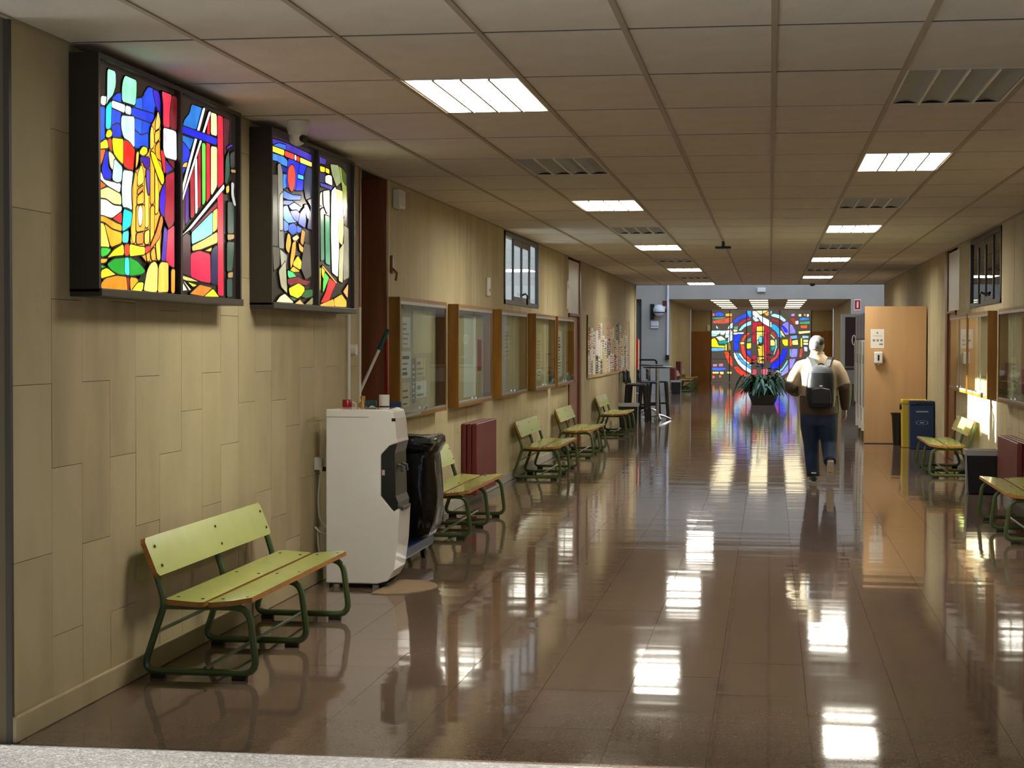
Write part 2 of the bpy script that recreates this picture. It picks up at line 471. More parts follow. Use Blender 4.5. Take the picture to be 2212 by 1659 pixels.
# ------------------------------------------------------------------ stained glass pane outlines (mm in the plane of each panel)
PANES_P1L = [
 ('0a46c8',[(49,801),(139,807),(131,707),(138,669),(48,637)]),
 ('bebed7',[(50,848),(89,851),(82,808),(49,807)]),
 ('fff4d8',[(89,851),(162,855),(139,809),(82,808)]),
 ('0a3cc8',[(213,856),(274,887),(327,895),(317,769),(328,697),(220,679),(203,716),(200,793)]),
 ('0a28aa',[(207,734),(272,754),(316,753),(328,697),(220,679)]),
 ('0a3cc8',[(471,892),(592,916),(606,935),(660,973),(737,971),(797,966),(820,931),(815,805),(766,882),(746,893),(732,850),(716,792),(668,786),(657,675),(469,665)]),
 ('1450d2',[(493,892),(586,912),(582,816),(566,733),(481,750)]),
 ('2814a0',[(708,969),(797,969),(820,924),(816,860),(766,885),(737,919)]),
 ('1446cd',[(479,749),(562,734),(658,758),(657,675),(478,666)]),
 ('ffffff',[(208,847),(371,848),(361,806),(200,812)]),
 ('bed7f5',[(371,848),(443,848),(437,806),(361,806)]),
 ('1432c8',[(443,848),(736,854),(720,805),(437,806)]),
 ('8cebb4',[(158,978),(254,979),(257,917),(222,867),(170,840),(144,811),(153,857),(154,915)]),
 ('00d7dc',[(139,807),(204,845),(204,793),(194,715),(135,707)]),
 ('82e6aa',[(363,979),(508,978),(504,914),(489,857),(326,854),(323,908),(336,949)]),
 ('b4e6f5',[(317,795),(479,810),(478,662),(414,687),(342,695),(311,742)]),
 ('ffe100',[(148,706),(186,717),(211,704),(203,685),(160,672),(131,678)]),
 ('ffc81e',[(43,633),(134,668),(155,662),(168,629),(51,612)]),
 ('aa3c14',[(151,670),(203,680),(211,614),(168,629)]),
 ('ffe100',[(203,682),(342,692),(338,573),(271,592),(219,615)]),
 ('e11e14',[(339,690),(414,687),(483,656),(459,561),(386,561),(334,573)]),
 ('eb5a28',[(42,611),(134,624),(92,562),(46,524)]),
 ('f0f0ff',[(42,528),(83,517),(108,490),(201,489),(309,491),(296,444),(149,464),(41,492)]),
 ('141ebe',[(134,618),(159,614),(159,543),(201,528),(184,493),(108,492),(83,529)]),
 ('fff0aa',[(159,620),(202,615),(271,581),(218,536),(176,551)]),
 ('b4c8fa',[(228,596),(327,565),(314,496),(253,486),(201,496),(210,535)]),
 ('f05a1e',[(41,487),(141,464),(49,436)]),
 ('fff082',[(49,438),(149,462),(305,443),(313,393),(217,390),(132,407),(49,404)]),
 ('fff5c8',[(49,402),(132,406),(217,387),(313,391),(313,367),(199,326),(48,331)]),
 ('dc1e1e',[(199,326),(313,367),(312,308),(268,314)]),
 ('f09614',[(40,330),(114,331),(251,311),(312,308),(312,275),(199,281),(114,302),(44,305)]),
 ('ffeb50',[(44,300),(106,300),(172,196),(43,193)]),
 ('f5a014',[(106,300),(199,279),(312,273),(312,224),(181,197)]),
 ('bef0fa',[(327,554),(453,559),(427,477),(427,437),(439,377),(384,386),(318,384),(308,466)]),
 ('00c8c8',[(331,382),(439,374),(425,310),(330,276),(312,282)]),
 ('3cd7d7',[(317,275),(396,290),(388,229),(312,225)]),
 ('e69628',[(552,610),(657,675),(681,795),(736,836),(766,878),(805,838),(794,691),(844,584),(833,534),(783,474),(782,397),(822,365),(790,171),(614,152),(447,225),(410,229),(439,374),(431,477),(468,561),(524,580)]),
 ('f0a532',[(445,492),(473,561),(501,551),(472,233),(437,229),(414,289),(441,370)]),
 ('ffbe46',[(501,551),(552,604),(583,559),(579,516),(500,490)]),
 ('e68c1e',[(500,480),(575,507),(575,487),(500,453)]),
 ('f5aa32',[(496,449),(579,482),(582,423),(492,409)]),
 ('ffc850',[(591,553),(641,564),(642,318),(593,308)]),
 ('ffb43c',[(662,758),(681,795),(712,778),(715,696),(661,676)]),
 ('f5a028',[(720,765),(791,791),(791,746),(723,710)]),
 ('ffaf50',[(736,822),(766,878),(799,830),(791,795),(724,771)]),
 ('f0961e',[(661,669),(715,647),(713,433),(659,422)]),
 ('ffb432',[(722,593),(763,548),(777,473),(768,396),(721,378)]),
 ('e68c14',[(723,700),(787,738),(790,690),(814,637),(735,649)]),
 ('f5a528',[(659,415),(713,426),(708,267),(657,236)]),
 ('e69619',[(478,406),(590,418),(589,297),(476,283)]),
 ('fff0c8',[(531,415),(559,401),(563,360),(544,318),(514,311),(496,355),(503,396)]),
 ('d2781e',[(480,280),(570,293),(569,235),(476,228)]),
 ('ffbe46',[(581,293),(646,311),(642,239),(581,232)]),
 ('f0a032',[(599,199),(649,205),(653,164),(614,152)]),
 ('e69123',[(657,206),(712,233),(731,168),(672,162)]),
 ('ffaa32',[(723,247),(783,292),(790,171),(742,166)]),
 ('ffdc1e',[(524,661),(562,685),(619,685),(622,658),(571,637),(520,642)]),
 ('f5b43c',[(478,649),(515,656),(501,598),(468,566)]),
 ('ffd200',[(657,675),(715,668),(833,583),(843,547),(813,524),(763,555),(715,599),(676,636)]),
 ('3c1496',[(524,631),(647,644),(647,591),(589,585),(552,620),(533,591)]),
 ('5a3cb4',[(603,584),(649,589),(644,465),(625,467),(602,526)]),
 ('be1e3c',[(807,974),(949,974),(917,888),(917,807),(825,804),(826,911)]),
 ('5a0a14',[(949,974),(1022,973),(1016,807),(917,807),(917,888)]),
 ('c8c8cd',[(825,804),(968,808),(1010,804),(1015,663),(957,661),(854,661),(824,694)]),
 ('e61e28',[(784,689),(824,694),(854,655),(854,592),(833,583)]),
 ('46148c',[(850,653),(967,617),(854,583)]),
 ('780f1e',[(879,656),(977,660),(977,618)]),
 ('8c0f28',[(854,578),(977,611),(975,360),(902,320),(832,378),(853,479)]),
 ('3c0ac8',[(783,487),(847,548),(853,472),(832,371),(782,395),(768,438)]),
 ('c8143c',[(872,318),(975,353),(973,139),(850,161),(861,262)]),
 ('3c1496',[(832,337),(882,318),(850,169),(790,166),(807,231)]),
 ('f06e14',[(644,229),(732,309),(792,389),(822,363),(771,276),(653,214)]),
 ('dc321e',[(577,225),(653,236),(653,212),(580,186)]),
 ('ffe10a',[(113,147),(198,191),(312,224),(320,170),(198,160)]),
 ('c83214',[(320,221),(383,228),(382,170),(320,167)]),
 ('ffe61e',[(383,228),(520,222),(577,225),(576,186),(382,167)]),
 ('28aa28',[(47,193),(113,196),(172,190),(121,160),(49,147)]),
 ('f0a01e',[(43,145),(130,148),(104,127),(43,121)]),
 ('0a8c1e',[(112,123),(198,152),(382,167),(483,153),(585,112),(538,93),(409,81),(249,82),(163,98)]),
 ('3cc8c8',[(320,164),(377,166),(382,80),(319,85)]),
 ('28a03c',[(46,120),(112,110),(46,99)]),
 ('ffe61e',[(46,94),(112,109),(223,81),(95,63),(45,55)]),
 ('f0780f',[(45,37),(95,63),(223,79),(346,78),(363,15),(48,13)]),
 ('7d0f14',[(340,75),(382,77),(376,14),(358,15)]),
 ('f0961e',[(382,79),(464,77),(538,46),(547,15),(387,14)]),
 ('ffeb32',[(397,16),(482,59),(557,61),(537,15)]),
 ('0f1e0a',[(473,58),(529,93),(585,105),(566,61)]),
 ('f0c864',[(547,19),(595,116),(643,152),(701,165),(740,143),(729,17),(651,15)]),
 ('f0af46',[(746,143),(780,165),(881,166),(880,22),(733,15)]),
 ('fa821e',[(915,136),(973,139),(968,18),(914,19)]),
]
PANES_P1R = [
 ('1464b4',[(1263,974),(1434,977),(1383,871),(1352,853),(1126,841),(1155,882),(1233,924)]),
 ('e69632',[(1054,850),(1092,853),(1088,811),(1054,810)]),
 ('145aaa',[(1065,803),(1302,804),(1232,734),(1164,765),(1069,774)]),
 ('1428b4',[(1054,767),(1126,772),(1203,750),(1242,729),(1202,661),(1105,592),(1053,612)]),
 ('eb9b3c',[(1115,641),(1144,668),(1193,679),(1232,663),(1183,648)]),
 ('f0e682',[(1052,584),(1128,589),(1105,534),(1052,491)]),
 ('c81428',[(1506,913),(1544,958),(1546,533),(1483,494),(1481,803)]),
 ('5ad23c',[(1413,799),(1474,802),(1472,500),(1417,475)]),
 ('a01428',[(1351,735),(1398,780),(1400,474),(1349,450)]),
 ('f5f0d2',[(1301,704),(1341,721),(1349,443),(1309,421)]),
 ('961428',[(1231,631),(1297,669),(1299,413),(1239,396)]),
 ('461e82',[(1163,539),(1211,564),(1210,387),(1161,358)]),
 ('3c1428',[(1114,516),(1159,539),(1157,339),(1113,329)]),
 ('f5eb96',[(1553,973),(1651,974),(1654,856),(1552,854)]),
 ('f5eb96',[(1552,798),(1654,804),(1653,596),(1567,541),(1550,553)]),
 ('b9142d',[(1659,974),(1753,974),(1762,620),(1657,583)]),
 ('dc0a32',[(1657,562),(1751,577),(1758,24),(1660,29)]),
 ('460f1e',[(1753,974),(1865,971),(1841,829),(1774,766),(1763,813)]),
 ('dce1eb',[(1428,980),(1469,981),(1105,489),(1067,492)]),
 ('ffffff',[(1523,975),(1559,973),(1104,457),(1076,458)]),
 ('141ee6',[(1117,848),(1654,849),(1643,807),(1107,810)]),
 ('6e0f23',[(1229,337),(1652,521),(1652,487),(1259,332)]),
 ('ffffff',[(1056,281),(1084,302),(1200,351),(1762,623),(1773,596),(1239,347),(1142,318)]),
 ('6ebee1',[(1243,331),(1545,451),(1577,461),(1576,345),(1440,310),(1248,269)]),
 ('f0e650',[(1577,462),(1652,487),(1651,374),(1576,347)]),
 ('c8a046',[(1248,266),(1440,310),(1651,364),(1655,302),(1399,254),(1254,237)]),
 ('f0a032',[(1429,249),(1565,278),(1544,249)]),
 ('0f0a3c',[(1544,249),(1597,282),(1655,292),(1654,83),(1543,86)]),
 ('c80a3c',[(1228,226),(1358,249),(1533,241),(1539,86),(1377,91),(1228,108)]),
 ('370f23',[(1056,274),(1161,326),(1229,317),(1228,108),(1064,128)]),
 ('284637',[(1785,755),(1841,808),(1863,692),(1806,617),(1773,628)]),
 ('1e3732',[(1817,534),(1930,536),(1929,367),(1816,360)]),
 ('1e3c2d',[(1805,318),(1941,326),(1899,165),(1804,158)]),
 ('1e3732',[(1803,123),(1898,126),(1898,24),(1803,22)]),
 ('321e8c',[(1797,817),(1875,845),(1921,839),(1808,804)]),
 ('323232',[(1857,789),(1943,819),(1943,721),(1865,713)]),
 ('d2a03c',[(1784,608),(1840,625),(1847,586),(1795,567)]),
 ('8c6e3c',[(1805,360),(1929,367),(1929,339),(1816,322)]),
 ('8c6e46',[(1815,155),(1905,165),(1905,128),(1815,125)]),
 ('969696',[(1874,644),(1931,642),(1919,585),(1965,518),(1919,514),(1874,567)]),
 ('a07850',[(1870,711),(1954,715),(1954,694),(1874,689)]),
 ('c8aa64',[(1060,116),(1228,105),(1377,87),(1159,86),(1064,96)]),
 ('e6dcb4',[(1054,89),(1121,88),(1237,43),(1063,32)]),
 ('1e1914',[(1092,85),(1107,86),(1198,43),(1174,41)]),
 ('ffe61e',[(1159,86),(1327,72),(1257,57)]),
 ('be6e1e',[(1198,23),(1357,77),(1564,67),(1418,15)]),
 ('fff01e',[(1413,15),(1564,63),(1671,19)]),
]
PANES_P2L = [
 ('2d1e96',[(94,968),(388,975),(794,969),(960,966),(960,919),(606,927),(375,928),(105,931)]),
 ('285ac8',[(93,926),(226,956),(380,962),(380,927)]),
 ('f0d232',[(86,925),(350,928),(337,888),(86,888)]),
 ('e63c32',[(355,926),(559,926),(554,886),(350,889)]),
 ('ffffff',[(564,926),(606,924),(606,886),(564,887)]),
 ('d2321e',[(606,923),(681,923),(675,886),(612,887)]),
 ('dcc85a',[(686,922),(965,918),(960,885),(686,884)]),
 ('326ed2',[(86,883),(325,887),(413,872),(405,829),(250,834),(201,843),(93,838)]),
 ('141e82',[(275,830),(405,825),(405,794),(287,793)]),
 ('1928b4',[(425,888),(686,886),(659,804),(579,704),(387,708),(362,748),(405,822)]),
 ('1428c8',[(686,884),(848,881),(766,822),(752,719),(579,704),(632,802)]),
 ('232d46',[(848,881),(960,881),(959,693),(820,667),(766,735),(780,823)]),
 ('2878dc',[(312,786),(400,786),(362,748),(387,708),(311,688)]),
 ('ff3c28',[(489,860),(549,852),(580,805),(566,733),(507,687),(450,700),(405,752),(420,825)]),
 ('46b4e6',[(632,814),(761,815),(761,786),(627,783)]),
 ('2864dc',[(311,686),(501,676),(712,687),(685,656),(424,635),(311,639)]),
 ('1932be',[(311,627),(501,639),(579,633),(424,605),(311,598)]),
 ('3c82e6',[(424,603),(553,634),(712,615),(658,582),(475,582)]),
 ('3c82f0',[(311,591),(399,605),(450,566),(605,514),(373,491),(311,521)]),
 ('1e32be',[(450,573),(605,592),(685,570),(631,516),(527,530)]),
 ('465adc',[(685,584),(793,628),(820,550),(792,490),(631,509)]),
 ('ffffff',[(766,634),(834,646),(917,601),(903,571),(861,546),(806,586)]),
 ('1e50c8',[(424,487),(527,508),(605,492),(605,450),(501,429),(411,451)]),
 ('3c6ee6',[(311,514),(424,494),(411,451),(323,439)]),
 ('325adc',[(605,500),(725,486),(684,455),(605,450)]),
 ('2d2846',[(834,670),(959,693),(959,487),(834,493),(861,539),(931,632)]),
 ('3c3a32',[(57,755),(189,767),(199,335),(55,334)]),
 ('6e6e64',[(189,829),(250,839),(295,790),(311,445),(323,335),(212,336),(200,575)]),
 ('969687',[(225,646),(299,680),(303,445),(224,439)]),
 ('f09632',[(360,371),(398,437),(449,433),(475,385),(423,312),(360,337)]),
 ('ffbe8c',[(488,414),(605,442),(658,424),(552,389)]),
 ('f08c28',[(500,386),(578,405),(565,319),(500,252),(461,222),(449,278)]),
 ('f59632',[(631,394),(765,365),(778,330),(657,345)]),
 ('c87832',[(711,485),(792,469),(738,378),(671,396)]),
 ('fab414',[(513,267),(618,315),(684,289),(751,256),(657,227),(513,246)]),
 ('f5a01e',[(436,214),(513,244),(657,223),(644,212),(500,206)]),
 ('372d28',[(765,402),(902,395),(930,198),(792,171),(684,239)]),
 ('8c8c78',[(224,336),(385,303),(347,210),(260,214)]),
 ('464437',[(79,342),(224,342),(223,233),(102,194)]),
 ('969173',[(199,204),(347,273),(384,72),(247,110)]),
 ('3cc86e',[(385,216),(500,210),(604,178),(526,161),(397,171)]),
 ('6e0a1e',[(385,163),(630,186),(737,169),(916,168),(819,135),(604,142),(448,123),(392,135)]),
 ('f0dc14',[(410,108),(630,147),(764,126),(764,83),(604,50),(435,66)]),
 ('1e5028',[(683,66),(791,112),(958,118),(958,73),(791,54)]),
 ('287832',[(410,59),(604,48),(525,33)]),
 ('dccd96',[(138,17),(223,54),(322,74),(499,33),(512,19)]),
 ('be965a',[(525,16),(657,49),(764,14)]),
 ('786e46',[(764,17),(958,72),(957,18)]),
]
PANES_P2R = [
 ('322882',[(1073,976),(1322,976),(1307,935),(1073,926)]),
 ('f0c832',[(1059,918),(1122,919),(1122,882),(1059,881)]),
 ('f5c81e',[(1160,917),(1292,920),(1283,883),(1166,877)]),
 ('f0be28',[(1301,920),(1398,917),(1398,883),(1301,885)]),
 ('282850',[(1059,876),(1292,880),(1277,810),(1059,805)]),
 ('fff0c8',[(1292,865),(1383,881),(1459,881),(1474,813),(1292,819)]),
 ('3c3c96',[(1160,809),(1474,813),(1459,785),(1174,786)]),
 ('fff0c8',[(1233,761),(1398,783),(1397,714),(1337,618),(1247,672)]),
 ('fae6be',[(1159,740),(1212,759),(1203,661),(1153,657)]),
 ('78825a',[(1413,955),(1630,969),(1742,870),(1583,816),(1459,890)]),
 ('788232',[(1646,969),(1840,925),(1872,705),(1774,618),(1742,805)]),
 ('dccd82',[(1552,806),(1742,805),(1774,539),(1742,434),(1646,452),(1614,685)]),
 ('324619',[(1710,968),(1856,927),(1840,846),(1742,876)]),
 ('fffaeb',[(1443,779),(1552,820),(1614,685),(1646,413),(1614,216),(1458,241),(1428,517)]),
 ('3c6e50',[(1159,635),(1247,656),(1262,316),(1173,305)]),
 ('32825a',[(1277,613),(1397,607),(1412,285),(1291,295)]),
 ('787d78',[(1058,686),(1145,686),(1130,423),(1058,426)]),
 ('78735f',[(1774,579),(1905,563),(1922,227),(1758,197)]),
 ('aaa578',[(1646,405),(1774,460),(1742,181),(1630,193)]),
 ('fabe14',[(1057,240),(1173,267),(1158,112),(1057,106)]),
 ('f0d21e',[(1188,275),(1276,256),(1246,179),(1188,223)]),
 ('46c83c',[(1261,241),(1381,207),(1246,111),(1217,103),(1223,179)]),
 ('e6141e',[(1381,207),(1566,175),(1458,117),(1366,46),(1158,37),(1291,112)]),
 ('e6963c',[(1217,282),(1598,180),(1566,171),(1188,272)]),
 ('1e4628',[(1057,104),(1158,109),(1129,63),(1057,61)]),
 ('fa9632',[(1143,26),(1336,53),(1489,72),(1519,18),(1158,15)]),
 ('faa032',[(1495,72),(1709,109),(1839,65),(1839,21),(1519,18)]),
 ('f08c50',[(1741,126),(1889,186),(1872,81)]),
 ('e6dcaa',[(1057,53),(1143,33),(1129,21),(1057,20)]),
]
PANES_ROS = [
 ('3250d2',[(-2149,2755),(-1972,2796),(-1816,2744),(-1805,2650),(-1971,2608),(-2148,2640)]),
 ('dc6e78',[(-2252,2744),(-2169,2744),(-2169,2629),(-2252,2629)]),
 ('f0aa32',[(-1743,2723),(-1495,2744),(-1484,2619),(-1743,2619)]),
 ('507d5a',[(-2252,2577),(-1743,2598),(-1732,2483),(-2251,2493)]),
 ('b4503c',[(-2251,2441),(-1484,2598),(-1483,2389),(-1721,2326),(-2219,2326)]),
 ('dcf0fa',[(-2115,2284),(-2010,2138),(-2093,2138)]),
 ('b4ebd7',[(-2291,2054),(-1927,2065),(-1968,1929),(-2123,1835),(-2289,1824)]),
 ('c8e6e1',[(-1948,2055),(-1698,2055),(-1801,1867),(-1947,1887)]),
 ('f0e0e0',[(-1719,2055),(-1512,2097),(-1531,1804),(-1759,1762)]),
 ('d2f0c8',[(-2123,1803),(-1905,1846),(-1717,1700),(-1966,1636)]),
 ('ffdc00',[(-2289,1719),(-2154,1762),(-2070,1636),(-2007,1469),(-1758,1459),(-1768,1386),(-2287,1406)]),
 ('0a8c82',[(-2028,1626),(-1800,1689),(-1613,1637),(-1717,1532),(-1966,1521)]),
 ('64aae6',[(-2287,1374),(-1757,1376),(-1767,1271),(-1964,1250),(-2286,1238)]),
 ('f5e150',[(-1748,1511),(-1685,1522),(-1684,1261),(-1746,1271)]),
 ('f5dc3c',[(-1613,1595),(-1551,1596),(-1539,1282),(-1607,1271)]),
 ('c8f0f0',[(-1594,1971),(-1470,2055),(-1468,1679),(-1654,1574)]),
 ('d2411e',[(-1788,1229),(-1622,1230),(-1454,927),(-1452,614),(-1609,738),(-1735,1031)]),
 ('c8e6fa',[(-1668,2138),(-1575,2306),(-1462,2379),(-1461,2160),(-1595,2118)]),
 ('3c5ae1',[(-2262,600),(-1712,602),(-1711,508),(-1960,465),(-2262,484)]),
 ('d2c86e',[(-2251,432),(-1981,433),(-2001,350),(-2240,348)]),
 ('dcdc78',[(-1960,434),(-1804,434),(-1804,330),(-1939,329)]),
 ('e6c878',[(-1669,435),(-1483,436),(-1492,342),(-1669,362)]),
 ('e65a5a',[(-2250,275),(-2146,276),(-2156,160),(-2250,160)]),
 ('dc5a5a',[(-1990,297),(-1887,298),(-1886,193),(-1990,193)]),
 ('b4788c',[(-2232,736),(-2045,737),(-2065,632),(-2231,631)]),
 ('aa6e78',[(-2003,758),(-1816,759),(-1816,633),(-2003,632)]),
 ('1e3cdc',[(-1421,2462),(-1163,2640),(-915,2754),(-832,2598),(-1141,2494),(-1327,2348),(-1410,2306)]),
 ('3296f0',[(-926,2838),(-740,2848),(-739,2556),(-832,2608)]),
 ('aa1e46',[(-1264,2285),(-1059,2462),(-770,2577),(-738,2494),(-975,2400),(-1161,2254)]),
 ('96dcf5',[(-1232,2055),(-1099,2243),(-934,2369),(-738,2442),(-737,2285),(-974,2202),(-1139,2045)]),
 ('4b8c78',[(-1409,2222),(-1244,2243),(-1263,2097),(-1409,2118)]),
 ('dce696',[(-1429,2107),(-1263,2087),(-1284,2014),(-1429,1993)]),
 ('dcf5f5',[(-1429,1972),(-994,1993),(-1056,1920),(-1428,1888)]),
 ('0a32e1',[(-1418,1867),(-1242,1930),(-1056,1920),(-1158,1784),(-1219,1596),(-1228,1262),(-1414,1262)]),
 ('dc3c32',[(-1096,1722),(-993,1889),(-828,1993),(-766,1931),(-931,1806),(-1013,1638),(-1106,1617)]),
 ('e6dc78',[(-1157,1607),(-1002,1607),(-1002,1513),(-1157,1513)]),
 ('dc372d',[(-1146,1492),(-1001,1492),(-980,1305),(-927,1117),(-730,930),(-729,742),(-926,908),(-1093,1158)]),
 ('5a8278',[(-889,1722),(-734,1785),(-733,1618),(-909,1597)]),
 ('f5e132',[(-929,1555),(-733,1566),(-732,1368),(-866,1336),(-929,1388)]),
 ('3246d2',[(-907,1263),(-732,1284),(-730,1055),(-823,1076),(-896,1159)]),
 ('dcf5fa',[(-1414,1178),(-1362,1189),(-1257,970),(-1091,761),(-727,513),(-726,366),(-1006,511),(-1235,740),(-1382,990)]),
 ('3c96d2',[(-1341,1189),(-1259,1189),(-1154,1012),(-967,804),(-728,638),(-727,513),(-1091,782),(-1257,991)]),
 ('c8e6c8',[(-1248,1179),(-1155,1158),(-1009,950),(-728,732),(-728,648),(-967,814),(-1154,1033)]),
 ('d2321e',[(-1411,614),(-1256,656),(-1089,490),(-726,304),(-735,85),(-1005,198),(-1296,426)]),
 ('dceb96',[(-554,2838),(-60,2848),(-234,2744),(-378,2681)]),
 ('e6f0f0',[(-689,2827),(-554,2827),(-399,2671),(-522,2535),(-677,2681)]),
 ('f0963c',[(-234,2723),(-49,2827),(-48,2660),(-131,2629)]),
 ('b4d2dc',[(-667,2640),(-501,2535),(-398,2452),(-562,2400),(-676,2515)]),
 ('dcebff',[(-502,2640),(-378,2660),(-37,2473),(-25,2203),(-211,2307),(-356,2411)]),
 ('a00a28',[(-696,2390),(-335,2379),(-211,2265),(-15,2161),(-13,1974),(-230,2057),(-231,2244),(-520,2244),(-540,2035),(-694,1973)]),
 ('ffc83c',[(-520,2223),(-242,2234),(-240,2036),(-519,2035)]),
 ('ffd26e',[(-519,2004),(-240,2005),(-260,1807),(-394,1869),(-455,1723),(-517,1640)]),
 ('ffbe32',[(-475,1494),(-248,1515),(-235,1057),(-451,1056),(-494,1285)]),
 ('ffc846',[(-472,1014),(-235,1015),(-243,754),(-471,785)]),
 ('fff0b4',[(-517,1619),(-455,1681),(-444,1535),(-495,1452)]),
 ('50b4dc',[(-445,1765),(-394,1848),(-260,1786),(-290,1619),(-372,1556),(-444,1640)]),
 ('960a28',[(-694,1952),(-539,1973),(-537,1577),(-599,1556),(-692,1577)]),
 ('b41437',[(-209,2015),(-127,2036),(-120,849),(-202,765)]),
 ('8c0a23',[(-117,2036),(-24,1953),(-17,828),(-110,849)]),
 ('a0142d',[(-689,1076),(-534,1097),(-491,806),(-688,805)]),
 ('1e0f6e',[(-450,743),(-202,744),(-243,640),(-428,639)]),
 ('be3c50',[(-676,534),(-510,534),(-509,305),(-674,304)]),
 ('c85a6e',[(-345,535),(-57,578),(-96,307),(-323,327)]),
 ('aadcff',[(34,2692),(178,2723),(404,2660),(631,2473),(550,2390),(343,2536),(55,2619)]),
 ('8c1e2d',[(55,2556),(261,2504),(488,2359),(448,2286),(241,2390),(56,2421)]),
 ('64b4eb',[(2,2827),(74,2837),(64,2723),(3,2702)]),
 ('2896fa',[(57,2307),(180,2307),(345,2161),(429,1974),(471,1787),(327,1787),(244,1995),(57,2161)]),
 ('c8e6fa',[(5,2411),(56,2390),(57,2182),(6,2203)]),
 ('8278e6',[(488,2307),(632,2411),(724,2390),(727,1892),(594,1891),(428,2182)]),
 ('1e28e6',[(427,2245),(509,2265),(675,2099),(696,1995),(593,1975)]),
 ('fac878',[(387,2057),(449,2057),(553,1891),(594,1787),(450,1870)]),
 ('8c3228',[(17,2015),(161,2036),(286,1849),(204,1766),(18,1953)]),
 ('c8dc8c',[(22,1932),(194,1766),(163,1724),(22,1870)]),
 ('f0e678',[(19,1693),(143,1693),(195,1589),(195,1464),(20,1464)]),
 ('0a8282',[(31,1422),(195,1454),(206,1350),(125,1245),(42,1287)]),
 ('b4d2dc',[(204,1724),(256,1704),(268,1391),(167,1100),(136,1110),(223,1391)]),
 ('ffdc00',[(472,1704),(697,1715),(699,1465),(576,1455),(493,1558)]),
 ('dc2d46',[(24,891),(229,1058),(330,1350),(391,1371),(392,1225),(291,996),(24,766)]),
 ('0a1ef0',[(25,724),(291,892),(454,1142),(494,1350),(679,1351),(640,1060),(477,768),(252,538),(26,495)]),
 ('64c8c8',[(253,434),(478,581),(692,935),(703,810),(499,497),(294,371)]),
 ('8c82dc',[(377,330),(520,497),(724,769),(726,436),(480,268)]),
 ('f0643c',[(563,123),(727,311),(727,207),(625,103)]),
 ('b478d2',[(814,2712),(958,2733),(948,2619),(815,2619)]),
 ('e6e6a0',[(1101,2712),(1214,2712),(1215,2608),(1102,2608)]),
 ('c88250',[(1306,2722),(1388,2722),(1389,2619),(1307,2619)]),
 ('f0f0b4',[(1419,2712),(1511,2712),(1501,2598),(1420,2598)]),
 ('3c6eb4',[(1133,2567),(1512,2577),(1512,2453),(1134,2442)]),
 ('468c64',[(1134,2411),(1554,2432),(1554,2308),(1145,2307)]),
 ('d2552d',[(1176,2266),(1452,2287),(1443,2142),(1187,2152)]),
 ('8c3223',[(795,2556),(959,2577),(1084,2266),(1002,2245),(816,2411)]),
 ('dcebf5',[(980,2432),(1103,2453),(1104,2307),(991,2307)]),
 ('8278dc',[(766,2328),(879,2266),(1003,2017),(994,1944),(768,1933)]),
 ('f5eb96',[(1095,2027),(1556,2059),(1556,1976),(1127,1923)]),
 ('6496e6',[(779,1850),(1045,1882),(1067,1747),(800,1725)]),
 ('eb5028',[(769,1809),(810,1788),(863,1559),(833,1435),(771,1455)]),
 ('f0e678',[(862,1663),(1077,1705),(1099,1498),(873,1497)]),
 ('8cb4dc',[(1250,1872),(1496,1851),(1507,1768),(1261,1747)]),
 ('e6e678',[(1292,1706),(1487,1706),(1477,1602),(1293,1602)]),
 ('ffe632',[(1189,1768),(1251,1768),(1253,1394),(1191,1435)]),
 ('dcf0dc',[(1293,1581),(1477,1582),(1478,1498),(1293,1498)]),
 ('8278e6',[(823,1341),(1089,1352),(1051,1020),(846,998),(804,1039)]),
 ('64c8c8',[(772,1330),(813,1341),(804,1039),(773,1039)]),
 ('aa4b2d',[(1171,1373),(1294,1353),(1235,999),(1133,999)]),
 ('8c82dc',[(764,946),(1010,967),(909,666),(766,499)]),
 ('b4b4c8',[(1314,1436),(1458,1415),(1459,1229),(1326,1249)]),
]
# ------------------------------------------------------------------ structure
XL, XR, H = -2.97, 2.45, 2.87
Y_IN, Y_NICHE0, Y_NICHE1, Y_END = 6.40, 12.25, 13.15, 38.19
Y_ATR = 53.4
Y_BACK = 68.2

# floor: dark bed, tiles laid in running bond on top
floor = struct('floor', B(-9, 9, Y_IN, 70, -0.30, -0.012), M['floorgap'], 'polished brown terrazzo floor of the corridor')
TW, TL = 0.4, 0.785
tiles = []
c0 = math.floor((XL - (-0.63)) / TW)
c1 = math.ceil((XR - (-0.63)) / TW)
for c in range(c0, c1):
    x0 = max(-0.63 + TW * c, XL)
    x1 = min(-0.63 + TW * (c + 1), XR)
    if x1 - x0 < 0.02:
        continue
    off = 6.62 if c % 2 == 0 else 6.62 + TL / 2
    k = -2
    while True:
        y0 = off + TL * k
        y1 = y0 + TL
        k += 1
        if y0 > Y_ATR + 16:
            break
        y0c = max(y0, Y_IN)
        if y1 - y0c < 0.03:
            continue
        tiles.append((x0, x1, y0c, y1))
tiles.sort(key=lambda t: t[2])
tile_meshes = {}
G = 0.0008
far_tiles = MB()
for i, (x0, x1, y0, y1) in enumerate(tiles):
    if i < 290:
        key = (round(x1 - x0, 3), round(y1 - y0, 3))
        if key not in tile_meshes:
            w, l = key
            tile_meshes[key] = B(-w / 2 + G, w / 2 - G, -l / 2 + G, l / 2 - G, -0.012, 0).mesh('floor_tile', M['floor'])
        o = link('floor_tile', tile_meshes[key], floor, ((x0 + x1) / 2, (y0 + y1) / 2, 0))
        o.rotation_euler = (rnd.gauss(0, 0.0007), rnd.gauss(0, 0.0007), 0)
    else:
        far_tiles.box(x0 + G, x1 - G, y0 + G, y1 - G, -0.012, rnd.uniform(-0.0004, 0))
